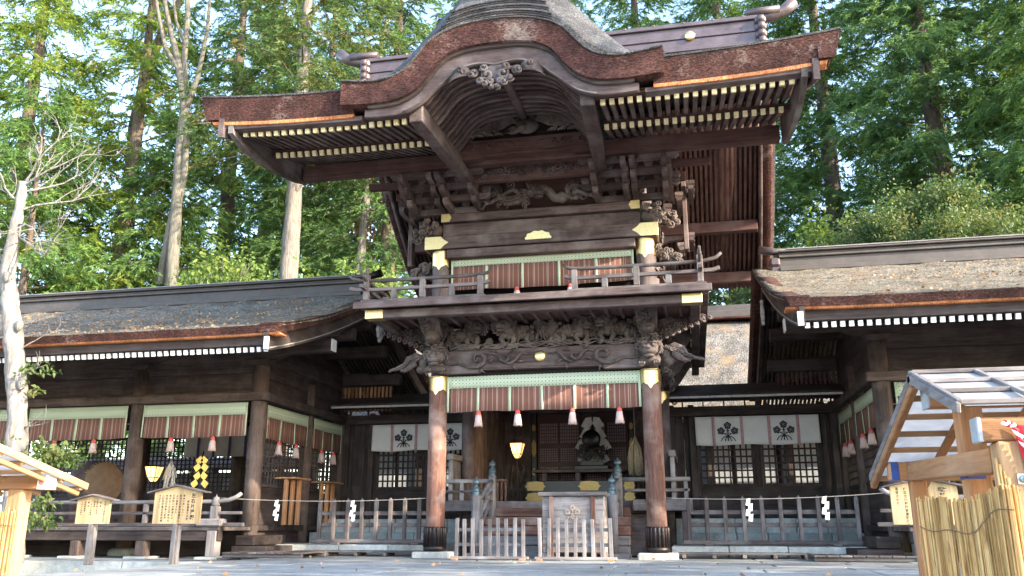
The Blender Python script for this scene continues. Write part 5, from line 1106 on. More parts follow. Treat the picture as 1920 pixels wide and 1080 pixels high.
for cx, w in ((-.85, .22), (.27, .24), (1.08, .12)):
    for zc in (1.04, 1.27):
        m = MB(); m.prism([(cx - w, zc), (cx - w * .8, zc + .03), (cx - w * .75, zc + .085), (cx - w * .3, zc + .1), (cx, zc + .105), (cx + w * .3, zc + .1), (cx + w * .75, zc + .085), (cx + w * .8, zc + .03), (cx + w, zc), (cx + w * .8, zc - .03), (cx + w * .75, zc - .085), (cx - w * .75, zc - .085), (cx - w * .8, zc - .03)], 4.03, 4.049); m.build('gilt_fitting', OLDGOLD, t3)
# big zigzag paper wand behind the mirror
t = thing('paper_wand', 'large pale zigzag paper wand standing behind the dark mirror', 'wand', (.27, 4.95, 1.62)); pp = plain('grey_white_paper', (.74, .73, .76), .7)
for s in (-1, 1):
    m = MB(); c = .27
    for i, (dx, dz) in enumerate(((.02, 2.78), (.06, 2.55), (.16, 2.32), (.12, 2.05))): m.prism([(c + s * dx, dz), (c + s * (dx + .13), dz - .02), (c + s * (dx + .24), dz - .20), (c + s * (dx + .08), dz - .28), (c + s * (dx - .02), dz - .15)], 4.9 + .01 * i, 4.905 + .01 * i)
    m.build('paper_fold', pp, t)
MB().cyl((.27, 4.95, 1.62), (.27, 4.95, 2.85), .012).build('stick', BLACKW, t)
# straw bundle hanging at the right
t = thing('straw_bundle', 'shaggy pale straw bundle hanging inside the gate near the right column', 'bundle', (1.28, 3.2, 1.45)); m = MB(); k = random.Random(8)
for i in range(90):
    a = k.uniform(0, 6.28); r = k.uniform(.05, .16); m.tube([(1.28, 3.2, 2.16 + k.uniform(-.03, .03)), (1.28 + r * .75 * math.cos(a), 3.2 + r * .75 * math.sin(a), 1.95), (1.28 + r * math.cos(a), 3.2 + r * math.sin(a), 1.75), (1.28 + r * 1.02 * math.cos(a + .1), 3.2 + r * 1.02 * math.sin(a + .1), 1.45 + k.uniform(-.03, .06))], [.006, .011, .011, .006], 4)
m.build('straw', plain('pale_straw', (.46, .36, .24), .85, 0, .3, 30), t); MB().cyl((1.28, 3.2, 2.14), (1.28, 3.2, 2.92), .008).build('cord', ROPE, t)
# carved crane panel reliefs on the left inner panel, bamboo sprays
def crane(s):
    m = MB(); k = random.Random(3)
    x, y = s * 1.46, 5.2
    m.ell((x + .02, y, 1.55), (.16, .05, .12), 9, 7); m.tube([(x + .1, y, 1.6), (x + .16, y - .02, 1.72), (x + .1, y - .02, 1.84), (x + .04, y - .02, 1.82)], [.05, .03, .025, .02], 7)
    for i in range(8): m.tube([(x - .02, y - .02, 1.58), (x + .1 - .02 * i, y - .03, 1.48 - .02 * i), (x + .2 - .03 * i, y - .02, 1.42 - .03 * i)], [.03, .028, .008], 5)
    for i in range(26): leafy(m, x + k.uniform(-.25, .25), 1.0 + k.uniform(0, .15), y, k.uniform(.6, 2.6), .25, .02, k.uniform(-.5, .5))
    for i in range(7): a = i * .9; leafy(m, x + .05, 2.35, y, a, .17, .025, 0); leafy(m, x - .1, 2.2, y, a + .4, .12, .02, 0)
    m.tube([(x - .2, y, .95), (x - .12, y - .01, 1.6), (x - .05, y, 2.1), (x + .05, y, 2.6)], [.03, .025, .02, .01], 6)
    m.build('crane_relief', WC, G)
crane(-1); crane(1)
t = thing('slatted_screen', 'small brown slatted stand on the gate floor left of the lantern', 'stand', (-1.5, 2.6, .92)); MB().box(-1.78, -1.15, 2.55, 2.7, 1.30, 1.35).build('top_board', wood('column', 'x'), t)
for i in range(8): MB().box(-1.75 + .08 * i, -1.71 + .08 * i, 2.6, 2.64, .925, 1.30).build('slat', wood('column', 'z'), t)
t = thing('bell_rope', 'short brown tassel hanging on a rope beside the left front column', 'tassel', (-1.2, 1.2, 2.2)); m = MB(); m.lathe((-1.45, 1.4, 0), [(.01, 2.75), (.03, 2.66), (.045, 2.62), (.05, 2.60)], 10); m.build('knot', REDT, t); m = MB(); m.lathe((-1.45, 1.4, 0), [(.045, 2.6), (.06, 2.5), (.065, 2.38), (.03, 2.38)], 12); m.build('skirt', wood('column', 'z'), t); MB().tube([(-1.75, 1.2, 2.98), (-1.6, 1.3, 2.86), (-1.45, 1.4, 2.76)], .012, 6).build('cord', ROPE, t)
# ------------------------------------------------ things inside the left hall
t = thing('festival_drum', 'big round wooden drum lying on its side in the left hall', 'drum', (-9.7, 2.0, .5))
c = (-9.62, 2.0, 1.32); m = MB(); m.lathe(c, [(.36, -.42), (.43, -.3), (.47, -.05), (.45, .2), (.40, .38)], 32, True, 'x')
m.v = [((p[0] - c[0]) * .9 + (p[1] - c[1]) * .44 + c[0], (p[1] - c[1]) * .9 - (p[0] - c[0]) * .44 + c[1], p[2]) for p in m.v]; m.build('barrel', wood('gate', 'x'), t)
def dr(p): return ((p[0] - c[0]) * .9 + (p[1] - c[1]) * .44 + c[0], (p[1] - c[1]) * .9 - (p[0] - c[0]) * .44 + c[1], p[2])
m = MB(); m.lathe(c, [(.405, .33), (.415, .385), (.38, .40), (.01, .402)], 32, True, 'x'); m.v = [dr(p) for p in m.v]; m.build('drum_skin', plain('drum_hide', (.15, .105, .075), .7), t)
m = MB()
for i in range(40):
    a = i * 2 * math.pi / 40
    for q in (.33, .36): m.ell((c[0] + q, c[1] + .42 * math.cos(a), c[2] + .42 * math.sin(a)), .013, 5, 4)
m.v = [dr(p) for p in m.v]; m.build('tacks', BRASS, t)
m = MB(); m.box(-10.1, -9.2, 1.75, 2.3, .5, .62); m.prism([(-9.95, .62), (-9.35, .62), (-9.3, .95), (-9.45, .92), (-9.65, .87), (-9.85, .92), (-10.0, .95)], 1.8, 1.9); m.prism([(-9.95, .62), (-9.35, .62), (-9.3, .95), (-9.45, .92), (-9.65, .87), (-9.85, .92), (-10.0, .95)], 2.15, 2.25); m.build('drum_cradle', WR['x'], t)
t = thing('purification_wand', 'white streamer wand standing upright in the left hall', 'wand', (-8.12, 2.3, .5)); m = MB(); k = random.Random(4)
for i in range(70):
    a = k.uniform(0, 6.28); r = k.uniform(.04, .15); z1 = k.uniform(1.12, 1.5); m.tube([(-8.12, 2.3, k.uniform(1.7, 1.85)), (-8.12 + r * .6 * math.cos(a), 2.3 + r * .6 * math.sin(a), 1.62), (-8.12 + r * math.cos(a), 2.3 + r * math.sin(a), z1)], [.008, .02, .02], 4, (.25, 1))
m.build('paper_streamers', PAPER, t); m = MB(); m.cyl((-8.12, 2.3, .6), (-8.12, 2.3, 1.9), .012); m.box(-8.27, -7.97, 2.15, 2.45, .5, .62); m.build('stick', wood('tan', 'z'), t)
t = thing('gilt_wand', 'folded gold zigzag wand on a stand in the left hall', 'wand', (-7.38, 2.2, .5))
for s in (-1, 1):
    m = MB(); cx = -7.36
    for i, (dx, dz) in enumerate(((.03, 1.86), (.06, 1.72), (.05, 1.55), (.09, 1.40))): m.prism([(cx + s * dx, dz), (cx + s * (dx + .11), dz - .09), (cx + s * (dx + .04), dz - .19), (cx + s * (dx - .06), dz - .10)], 2.17 - .012 * (i % 2), 2.175 - .012 * (i % 2))
    m.build('gilt_fold', BRASS, t)
m = MB(); m.cyl((-7.36, 2.2, .6), (-7.36, 2.2, 1.95), .014); m.box(-7.56, -7.16, 2.05, 2.35, .5, .62, .02); m.build('stick', BLACKW, t)
t = thing('linen_curtain', 'undyed linen curtain with purple bands hanging inside the left hall', 'curtain', (-7.9, 3.7, 2.0))
g1 = [[(x, 3.7 + .015 * math.sin(9 * x) * q, 2.62 - .66 * q) for x in frange(-8.75, -6.3, 50)] for q in frange(0, 1, 6)]; MB().slab(g1, [[(a, b + .006, c_) for a, b, c_ in r] for r in g1]).build('cloth', LINEN, t)
for x in frange(-8.4, -6.5, 6): MB().box(x - .03, x + .03, 3.675, 3.683, 1.95, 2.62, .001).build('ribbon', PURPLE, t)
for i, x in enumerate((-4.55, -4.05)):
    pass
def rack(label, y0, y1, x):
    t = thing('wooden_rack', label, 'rack', (x, (y0 + y1) / 2, .5), 0, 'light wood racks'); MB().box(x - .2, x + .2, y0 - .1, y1 + .1, 1.33, 1.36).build('top_board', wood('tan', 'y'), t)
    for i in range(3): y = y0 + (y1 - y0) * i / 2; MB().box(x - .03, x + .03, y - .05, y + .05, .5, 1.33).build('upright', wood('tan', 'z'), t)
rack('light brown wooden rack at the end wall between the corner columns of the left hall', 1.35, 1.9, -5.08); rack('light brown wooden rack behind the second end column of the left hall', 2.95, 3.5, -5.08)
# ------------------------------------------------ notice boards
def text(par, lines, x, z, size, mat, y, dz, nm='lettering'):
    """one vertical column of characters"""
    cu = bpy.data.curves.new('t', 'FONT'); cu.body = '\n'.join(lines); cu.size = size; cu.space_line = dz / size; cu.align_x = 'CENTER'; cu.resolution_u = 2; cu.offset = size * .022
    o = bpy.data.objects.new('t', cu); COL.objects.link(o); dg = bpy.context.evaluated_depsgraph_get(); me = bpy.data.meshes.new_from_object(o.evaluated_get(dg)); bpy.data.objects.remove(o); bpy.data.curves.remove(cu)
    me.materials.clear(); me.materials.append(mat); q = bpy.data.objects.new(nm, me); q['kind'] = 'stuff'; COL.objects.link(q); q.parent = par; q.location = (x, y, z); q.rotation_euler = (R(90), 0, 0); return q
def notice(label, x, y, zb, w, h, cols, zpost, lean=0, rz=0, grp='wooden notice boards'):
    N = thing('notice_board', label, 'notice board', (x, y, zpost), rz, grp, world=False); b = zb - zpost
    B = MB(); B.prism([(-w / 2, b), (w / 2, b), (w / 2, b + h * .86), (0, b + h), (-w / 2, b + h * .86)], -.02, .02); bd = B.build('board', wood('board', 'z'), N)
    MB().box(-.045, .045, .021, .09, 0, b + h * .8).build('post', wood('grey', 'z'), N) if zpost < 0 else MB().box(-.045, .045, .021, .09, 0, b + h * .8).build('post', wood('grey', 'z'), N)
    MB().box(-.035, .035, -.04, .021, 0, b - .002).build('post', wood('grey', 'z'), N)
    r = MB()
    for s in (-1, 1): r.beam((0, -.0, b + h + .012), (s * (w / 2 + .10), 0, b + h * .86 - .028 + .012), .15, .022, up=(0, 0, 1))
    r.build('roof', wood('rail', 'x'), N)
    for (cx, zt, sz, dz, s_) in cols: text(bd, list(s_), cx * w, b + h * zt, sz, INK, -.0215, dz)
    return N
notice('larger notice board with bold title column before the left hall', -4.92, -2.35, .515, .74, .52, [(.34, .70, .07, .075, '左右片拝殿'), (.24, .56, .036, .040, '諏訪重要文化財')] + [(.14 - .075 * i, .72, .034, .0385, s_) for i, s_ in enumerate(('安永十年一七八一', '初代立川和四郎富棟に', 'より造営された', '幣拝殿と大隅流によ', '流れをくむ江戸時代の', '彫刻は幣拝殿と軒唐', '八幡四戸葺左右殿回廊', 'すばらしい'))], -.06)
notice('small notice board left of the larger one before the left hall', -6.28, -2.35, .515, .54, .40, [(.36, .74, .03, .034, '七五三子供祈祷受付'), (.22, .72, .03, .05, '秋宮'), (.12, .74, .027, .031, '長持唄保存会'), (.03, .74, .027, .031, '御宝殿'), (-.06, .74, .024, .029, '一日よりの祭典'), (-.15, .72, .03, .05, '春宮'), (-.25, .74, .027, .031, '神楽殿修理'), (-.35, .74, .024, .029, '十月より祭事中')], -.06)
notice('notice board half hidden behind the reed screen of the right shelter', 5.07, -2.35, .50, .76, .53, [(.27, .66, .10, .11, '幣拝殿'), (.12, .56, .036, .04, '重要文化財'), (-.02, .76, .036, .042, '幣拝殿は江戸安永六年'), (-.15, .76, .036, .042, '（一七八一）に初代立川流'), (-.28, .76, .036, .042, '棟梁立川和四郎富棟により'), (-.40, .76, .036, .042, '造営された')], -.06)
# ------------------------------------------------ foreground shelters
def polym():
    m, nt, b = newmat('cloudy_plastic_sheet'); n = noise(nt, coords(nt, (1, 1, 1), False), 6, 5); r = ramp(nt, [(.3, (.55, .58, .62)), (.7, (.80, .81, .82))]); lk(nt, n, r.inputs[0]); lk(nt, r.outputs[0], b.inputs['Base Color']); b.inputs['Roughness'].default_value = .22
    tr = nt.nodes.new('ShaderNodeBsdfTranslucent'); lk(nt, r.outputs[0], tr.inputs[0]); mx = nt.nodes.new('ShaderNodeMixShader'); mx.inputs[0].default_value = .6
    lk(nt, b.outputs[0], mx.inputs[1]); lk(nt, tr.outputs[0], mx.inputs[2]); lk(nt, mx.outputs[0], nt.nodes['Material Output'].inputs[0]); return m
POLY = polym()
def reeds(par, p0, p1, zt, zb, n, seed, rag=.05):
    k = random.Random(seed); m = MB(); p0, p1 = Vector(p0), Vector(p1); d = (p1 - p0); nn = Vector((d.y, -d.x)).normalized()
    for i in range(n):
        t = (i + k.uniform(-.3, .3)) / n; q = p0 + d * t + nn * k.uniform(-.008, .008); q2 = q + d.normalized() * k.uniform(-.03, .03); r = k.uniform(.0035, .006); zz = zt(t) + k.uniform(-rag, rag)
        m.tube([(q2.x, q2.y, zz), ((q.x + q2.x) / 2, (q.y + q2.y) / 2, (zz + zb) / 2), (q.x, q.y, zb)], [r * .8, r, r], 5, caps=False)
    m.build('reeds', REED, par, kind='stuff')
    for j in range(5):
        h = .12 + .36 * j; c = MB(); pts = []
        for i in range(40): t = i / 39; q = p0 + d * t + nn * (.012 * (1 if (nn.x * (2.3 - p0.x) + nn.y * (-13.7 - p0.y)) > 0 else -1)); pts.append((q.x, q.y, zt(t) - h - .012 * math.sin(t * 14 + j) - .03 * math.sin(t * 5 + j)))
        c.tube(pts, .0028, 5); c.build('stitch_cord', plain('brown_cord', (.16, .105, .06), .9), par)
def reedmat():
    m, nt, b = newmat('dry_reed'); g = nt.nodes.new('ShaderNodeNewGeometry'); v = coords(nt, (1, 1, .15), False)
    r = ramp(nt, [(.0, (.50, .30, .11)), (.5, (.80, .55, .23)), (1., (.90, .70, .36))]); lk(nt, g.outputs['Random Per Island'], r.inputs[0])
    r2 = ramp(nt, [(.35, (.55, .45, .35)), (.5, (1, 1, 1))]); lk(nt, noise(nt, v, 40, 4), r2.inputs[0])
    c = mix(nt, r.outputs[0], r2.outputs[0], .8, 'MULTIPLY'); lk(nt, c, b.inputs['Base Color']); b.inputs['Roughness'].default_value = .5
    tr = nt.nodes.new('ShaderNodeBsdfTranslucent'); lk(nt, c, tr.inputs[0]); mx = nt.nodes.new('ShaderNodeMixShader'); mx.inputs[0].default_value = .5
    lk(nt, b.outputs[0], mx.inputs[1]); lk(nt, tr.outputs[0], mx.inputs[2]); lk(nt, mx.outputs[0], nt.nodes['Material Output'].inputs[0]); return m
REED = reedmat()
PX, PY, PZ = wood('pine', 'x'), wood('pine', 'y'), wood('pine', 'z')
S1 = thing('wooden_shelter', 'small pine shelter with cloudy plastic roof in the right foreground', 'shelter', (4.6, -8.5, -1.16))
VX, EX = 3.565, 6.3; NE, RI, FE = (-9.48, 1.0), (-8.72, 1.27), (-7.35, .80)
for nm, (a, b) in (('near', (NE, RI)), ('far', (RI, FE))):
    MB().slab([[(VX + .03, a[0], a[1] + .02), (VX + .03, b[0], b[1] + .02)], [(EX, a[0], a[1] + .02), (EX, b[0], b[1] + .02)]], [[(VX + .03, a[0], a[1] + .014), (VX + .03, b[0], b[1] + .014)], [(EX, a[0], a[1] + .014), (EX, b[0], b[1] + .014)]], False).build('roof_sheet', POLY, S1)
    nb = 3 if nm == 'near' else 6
    for i in range(nb + 1): t = i / nb; y, z = a[0] + (b[0] - a[0]) * t, a[1] + (b[1] - a[1]) * t; MB().box(VX, EX, y - .011, y + .011, z + (.022 if nm == 'near' else -.022), z + (.045 if nm == 'near' else .012), .003).build('roof_batten', wood('grey' if nm == 'near' else 'pine', 'x'), S1)
    for i in range(9): x = VX + .33 * i; MB().beam((x, a[0] - .02, a[1] + (.036 if nm == 'near' else -.05)), (x, b[0] + .02, b[1] + (.036 if nm == 'near' else -.05)), .03 if nm == 'near' else .04, .02 if nm == 'near' else .045).build('roof_rib', wood('grey' if nm == 'near' else 'tan', 'y'), S1)
    MB().beam((VX - .012, a[0] - .04, a[1] + .0), (VX - .012, b[0] + .02, b[1] + .0), .022, .05).build('verge_board', wood('grey', 'y'), S1)
bm = MB().box(VX + .08, EX, -9.44, -9.34, .855, .965, .008).build('eave_beam', wood('tan', 'x'), S1); MB().box(VX + .076, VX + .10, -9.443, -9.337, .852, .968).build('grey_end', plain('grey_end_paint', (.3, .33, .36), .6), bm); MB().box(VX + .32, VX + .45, -9.4425, -9.3375, .853, .967, .002).build('blue_band', BLUEP, bm)
bm = MB().box(VX + .05, EX, -8.78, -8.66, 1.10, 1.21, .008).build('ridge_beam', wood('tan', 'x'), S1); MB().box(VX + .046, VX + .06, -8.783, -8.657, 1.097, 1.213).build('blue_end', plain('grey_end_paint', (.3, .33, .36), .6), bm)
p = MB().box(3.715, 3.83, -9.447, -9.332, -1.16, .854, .008).build('front_post', PZ, S1)
MB().box(3.775, 3.825, -9.455, -9.4475, .66, .71, .002).build('bolt_plate', GREYM, p); m = MB(); m.lathe((3.80, -9.456, .685), [(.018, 0), (.018, -.012), (.01, -.016), (.004, -.026)], 8, False, 'y'); m.build('bolt', GREYM, p)
p = MB().box(3.76, 3.88, -8.78, -8.66, .55, 1.099, .008).build('king_post', wood('tan', 'z'), S1); MB().box(3.757, 3.85, -8.783, -8.657, .72, .79, .002).build('blue_band', BLUEP, p)
tb = MB().beam((3.73, -7.70, .82), (3.75, -9.33, .775), .09, .115, b=.008).build('tie_beam', wood('tan', 'y'), S1)
m = MB().box(3.585, EX, -7.80, -7.70, .765, .875, .008).build('rear_beam', wood('tan', 'x'), S1); MB().box(3.592, 3.64, -7.803, -7.697, .762, .878, .002).build('blue_band', BLUEP, m); MB().box(3.69, 3.735, -7.803, -7.697, .762, .878, .002).build('blue_band', BLUEP, m)
MB().box(3.705, 3.80, -7.80, -7.70, -1.16, .764, .008).build('rear_post', wood('tan', 'z'), S1)
for x in (6.0,): MB().box(x, x + .11, -9.33, -9.22, -1.16, .86).build('front_post', PZ, S1); MB().box(x, x + .11, -7.4, -7.3, -1.16, .6).build('rear_post', PZ, S1)
Q = thing('reed_screen', 'tan reed screen tied to the posts of the right shelter', 'screen', (3.57, -9.35, -1.16))
reeds(Q, (3.405, -9.20), (3.735, -9.49), lambda t: .60 + .008 * math.sin(9 * t) + .05 * max(0, t - .6) / .4, -1.16, 190, 5, .014)
m = MB()
for i in range(5): m.tube([(3.70 + .012 * i, -9.44 - .006 * i, .78 - .03 * i), (3.715 + .012 * i, -9.455, -.2), (3.73 + .012 * i, -9.46, -1.16)], .007, 6)
m.build('edge_canes', REED, Q)
C2 = thing('red_cloth', 'red cloth edge with red and white twisted cord at the right shelter', 'cloth', (3.95, -9.47, .75))
g = [[(3.77 + .16 * u + .05 * v, -9.47 + .02 * math.sin(6 * u), .93 - .05 * u * u - .36 * v + .0) for u in frange(.1, 3, 8)] for v in frange(0, 1, 6)]; MB().slab(g, [[(a, b + .004, c) for a, b, c in r] for r in g]).build('cloth', REDCLOTH, C2)
for j, mt in ((0, REDCLOTH), (3.14, PAPER)):
    m = MB(); pts = []
    for i in range(60): t = i / 59; bx, bz = 3.745 + .14 * t, .935 - .02 * math.sin(t * 3) - .32 * max(0, t - .25) ** 1.0; pts.append((bx + .008 * math.cos(t * 40 + j), -9.485 + .008 * math.sin(t * 40 + j), bz + .008 * math.sin(t * 40 + j)))
    m.tube(pts, .0085, 6); m.build('cord', mt, C2)
S2 = thing('wooden_shelter', 'small pine shelter with sloping board roof in the left foreground', 'shelter', (-2.8, -8.3, -1.16))
VX2 = -2.12; E0, E1 = (-8.0, .765), (-9.7, 1.165)
MB().slab([[(VX2, E0[0], E0[1] + .012), (VX2, E1[0], E1[1] + .012)], [(-5, E0[0], E0[1] + .012), (-5, E1[0], E1[1] + .012)]], [[(VX2, *E0), (VX2, *E1)], [(-5, *E0), (-5, *E1)]], False).build('roof_sheet', POLY, S2)
for i in range(9): t = .01 + i * .12; y, z = E0[0] + (E1[0] - E0[0]) * t, E0[1] + (E1[1] - E0[1]) * t; MB().box(VX2, -5, y - .02, y + .02, z - .03, z - .002).build('roof_batten', PX, S2)
for i in range(8): x = VX2 - .05 - .33 * i; MB().beam((x, E0[0] + .01, E0[1] - .05), (x, E1[0], E1[1] - .05), .035, .035).build('roof_rib', PY, S2)
MB().beam((VX2 + .011, E0[0] + .03, E0[1]), (VX2 + .011, E1[0], E1[1] + .007), .02, .05).build('verge_board', PY, S2)
MB().box(VX2, -5, E0[0] + .012, E0[0] + .03, E0[1] - .02, E0[1] + .02).build('eave_batten', PX, S2)
b = MB().box(-5, -2.15, -8.36, -8.26, .735, .83, .006).build('tie_beam', wood('tan', 'x'), S2); w_ = MB(); w_.box(-2.215, -2.146, -8.364, -8.256, .733, .832, .001); w_.build('white_patch', WHITEP, b); m = MB(); m.lathe((-2.18, -8.366, .783), [(.024, 0), (.024, .002), (.001, .003)], 14, False, 'y'); m.build('red_dot', REDPAINT, b)
MB().box(-2.445, -2.335, -8.365, -8.255, -1.16, .734, .006).build('post', PZ, S2); MB().box(-4.6, -4.5, -8.36, -8.26, -1.16, .734).build('post', PZ, S2)
MB().box(-5, -2.2, -9.66, -9.56, .99, 1.09, .006).build('ridge_beam', wood('tan', 'x'), S2); MB().box(-2.6, -2.5, -9.66, -9.56, -1.16, .989).build('post', PZ, S2)
Q = thing('reed_screen', 'sunlit reed screen at the post of the left shelter', 'screen', (-3, -8.42, -1.16)); reeds(Q, (-3.8, -8.40), (-2.30, -8.42), lambda t: .585, -1.16, 260, 9, .02)

# ------------------------------------------------ trees
def leafmat(name, cols, trans=.35, pos=1.2):
    m, nt, b = newmat(name); g = nt.nodes.new('ShaderNodeNewGeometry'); v = coords(nt, (1, 1, 1), False)
    r = ramp(nt, [(i / (len(cols) - 1), c) for i, c in enumerate(cols)])
    a = nt.nodes.new('ShaderNodeMath'); a.operation = 'MULTIPLY_ADD'; a.inputs[1].default_value = .45; lk(nt, g.outputs['Random Per Island'], a.inputs[0])
    mr = nt.nodes.new('ShaderNodeMapRange'); mr.inputs[1].default_value = .3; mr.inputs[2].default_value = .72; mr.inputs[3].default_value = 0; mr.inputs[4].default_value = .6; lk(nt, noise(nt, v, pos, 3, .6), mr.inputs[0]); lk(nt, mr.outputs[0], a.inputs[2])
    lk(nt, a.outputs[0], r.inputs[0]); b.inputs['Roughness'].default_value = .55; b.inputs['Specular IOR Level'].default_value = .3
    lk(nt, r.outputs[0], b.inputs['Base Color']); tr = nt.nodes.new('ShaderNodeBsdfTranslucent'); lk(nt, mix(nt, r.outputs[0], (1.5, 1.4, .5), .6, 'MULTIPLY'), tr.inputs[0])
    mx = nt.nodes.new('ShaderNodeMixShader'); mx.inputs[0].default_value = trans; lk(nt, b.outputs[0], mx.inputs[1]); lk(nt, tr.outputs[0], mx.inputs[2]); lk(nt, mx.outputs[0], nt.nodes['Material Output'].inputs[0]); return m
CEDAR = leafmat('cedar_needles', [(.040, .085, .034), (.080, .155, .055), (.14, .24, .07), (.28, .37, .085)], .45)
CEDARD = leafmat('dark_cedar_needles', [(.050, .100, .052), (.092, .175, .075), (.145, .245, .090), (.24, .33, .10)], .45)
CEDARY = leafmat('sunny_cedar_needles', [(.055, .11, .03), (.12, .21, .045), (.25, .33, .06), (.40, .27, .075)], .5, .9)
AUTUMN = leafmat('turning_cedar_needles', [(.035, .075, .03), (.06, .12, .04), (.11, .16, .05), (.28, .13, .05)], .4, .8)
BROAD = leafmat('evergreen_leaves', [(.035, .065, .026), (.065, .11, .036), (.11, .155, .05), (.24, .17, .08)], .35, 1.4)
BROADY = leafmat('yellow_green_leaves', [(.05, .10, .03), (.10, .17, .045), (.19, .26, .06), (.36, .36, .09)], .45, 1.0)
MAPLE = leafmat('bronze_leaves', [(.12, .07, .03), (.2, .12, .05), (.3, .17, .07), (.34, .25, .1)], .4, 1.0)
def barkm(name, d, l, ax='z'):
    m, nt, b = newmat(name); v = coords(nt, (1, 1, .18)); n = noise(nt, v, 12, 8, .7, .8); r = ramp(nt, [(.42, d), (.6, l)]); lk(nt, n, r.inputs[0])
    n2 = noise(nt, coords(nt), 2.5, 4); c = mix(nt, r.outputs[0], tuple(x * .6 for x in l), n2); lk(nt, c, b.inputs['Base Color']); b.inputs['Roughness'].default_value = .9; bump(nt, b, n, .9, .04); return m
TRUNK = barkm('cedar_trunk_bark', (.06, .042, .032), (.19, .145, .115)); TRUNKP = barkm('pale_trunk_bark', (.085, .072, .062), (.27, .238, .21)); TRUNKG = barkm('grey_smooth_bark', (.055, .052, .04), (.20, .185, .15)); BIRCH = barkm('whitish_bark', (.07, .06, .053), (.36, .335, .315))
def blades(name, base, dirs, L, W, mat, par, seed, k=4):
    """one leaf-shaped face per entry: base points, unit directions"""
    g = np.random.default_rng(seed); n = len(base); up = g.normal(size=(n, 3)); side = np.cross(dirs, up); side /= np.linalg.norm(side, axis=1)[:, None] + 1e-9
    L = L * g.uniform(.6, 1.35, n)[:, None]; W = W * g.uniform(.7, 1.3, n)[:, None]; dr = np.zeros((n, 3)); dr[:, 2] = -.18
    v = np.empty((n, k, 3)); v[:, 0] = base if k == 4 else base - side * W; v[:, 1] = (base + dirs * L * .45 + side * W) if k == 4 else base + side * W; v[:, 2] = base + dirs * L + dr * L
    if k == 4: v[:, 3] = base + dirs * L * .45 - side * W
    me = bpy.data.meshes.new(name); me.vertices.add(n * k); me.vertices.foreach_set('co', v.reshape(-1)); me.loops.add(n * k); me.loops.foreach_set('vertex_index', np.arange(n * k)); me.polygons.add(n)
    me.polygons.foreach_set('loop_start', np.arange(n) * k); me.polygons.foreach_set('loop_total', np.full(n, k)); me.update(calc_edges=True); me.materials.append(mat)
    o = bpy.data.objects.new(name, me); COL.objects.link(o); o.parent = par; o['kind'] = 'stuff'; return o
def unit(a): return a / (np.linalg.norm(a, axis=1)[:, None] + 1e-9)
def rough(pts, rad, n, seed, amp=.16):
    kk = random.Random(seed); L = len(pts) - 1; P_, R_ = [], []; m = n * L
    m_ = MB(); ring = 14; vs_ = []
    for i in range(m + 1):
        u = i / n; a = min(int(u), L - 1); f = u - a; c = Vector(pts[a]).lerp(Vector(pts[a + 1]), f); r = rad[a] + (rad[a + 1] - rad[a]) * f
        for q in range(ring): an = 2 * math.pi * q / ring; rr = r * (1 + amp * (math.sin(an * 2 + i * .7 + seed) * .35 + math.sin(an * 3 - i * 1.3) * .25 + kk.uniform(-.45, .45))); vs_.append((c.x + rr * math.cos(an), c.y + rr * math.sin(an), c.z))
    m_.add(vs_, [[i * ring + q, i * ring + (q + 1) % ring, (i + 1) * ring + (q + 1) % ring, (i + 1) * ring + q] for i in range(m) for q in range(ring)] + [[m * ring + q for q in range(ring)]], True); return m_
def trunk_path(x0, y0, h, lean, seed, n=12, wob=.12):
    k = random.Random(seed); a, b = k.uniform(0, 6), k.uniform(0, 6)
    return [(lean[0] * t * h + wob * math.sin(a + 5 * t) * t, lean[1] * t * h + wob * math.sin(b + 4 * t) * t, h * t) for t in frange(0, 1, n)]
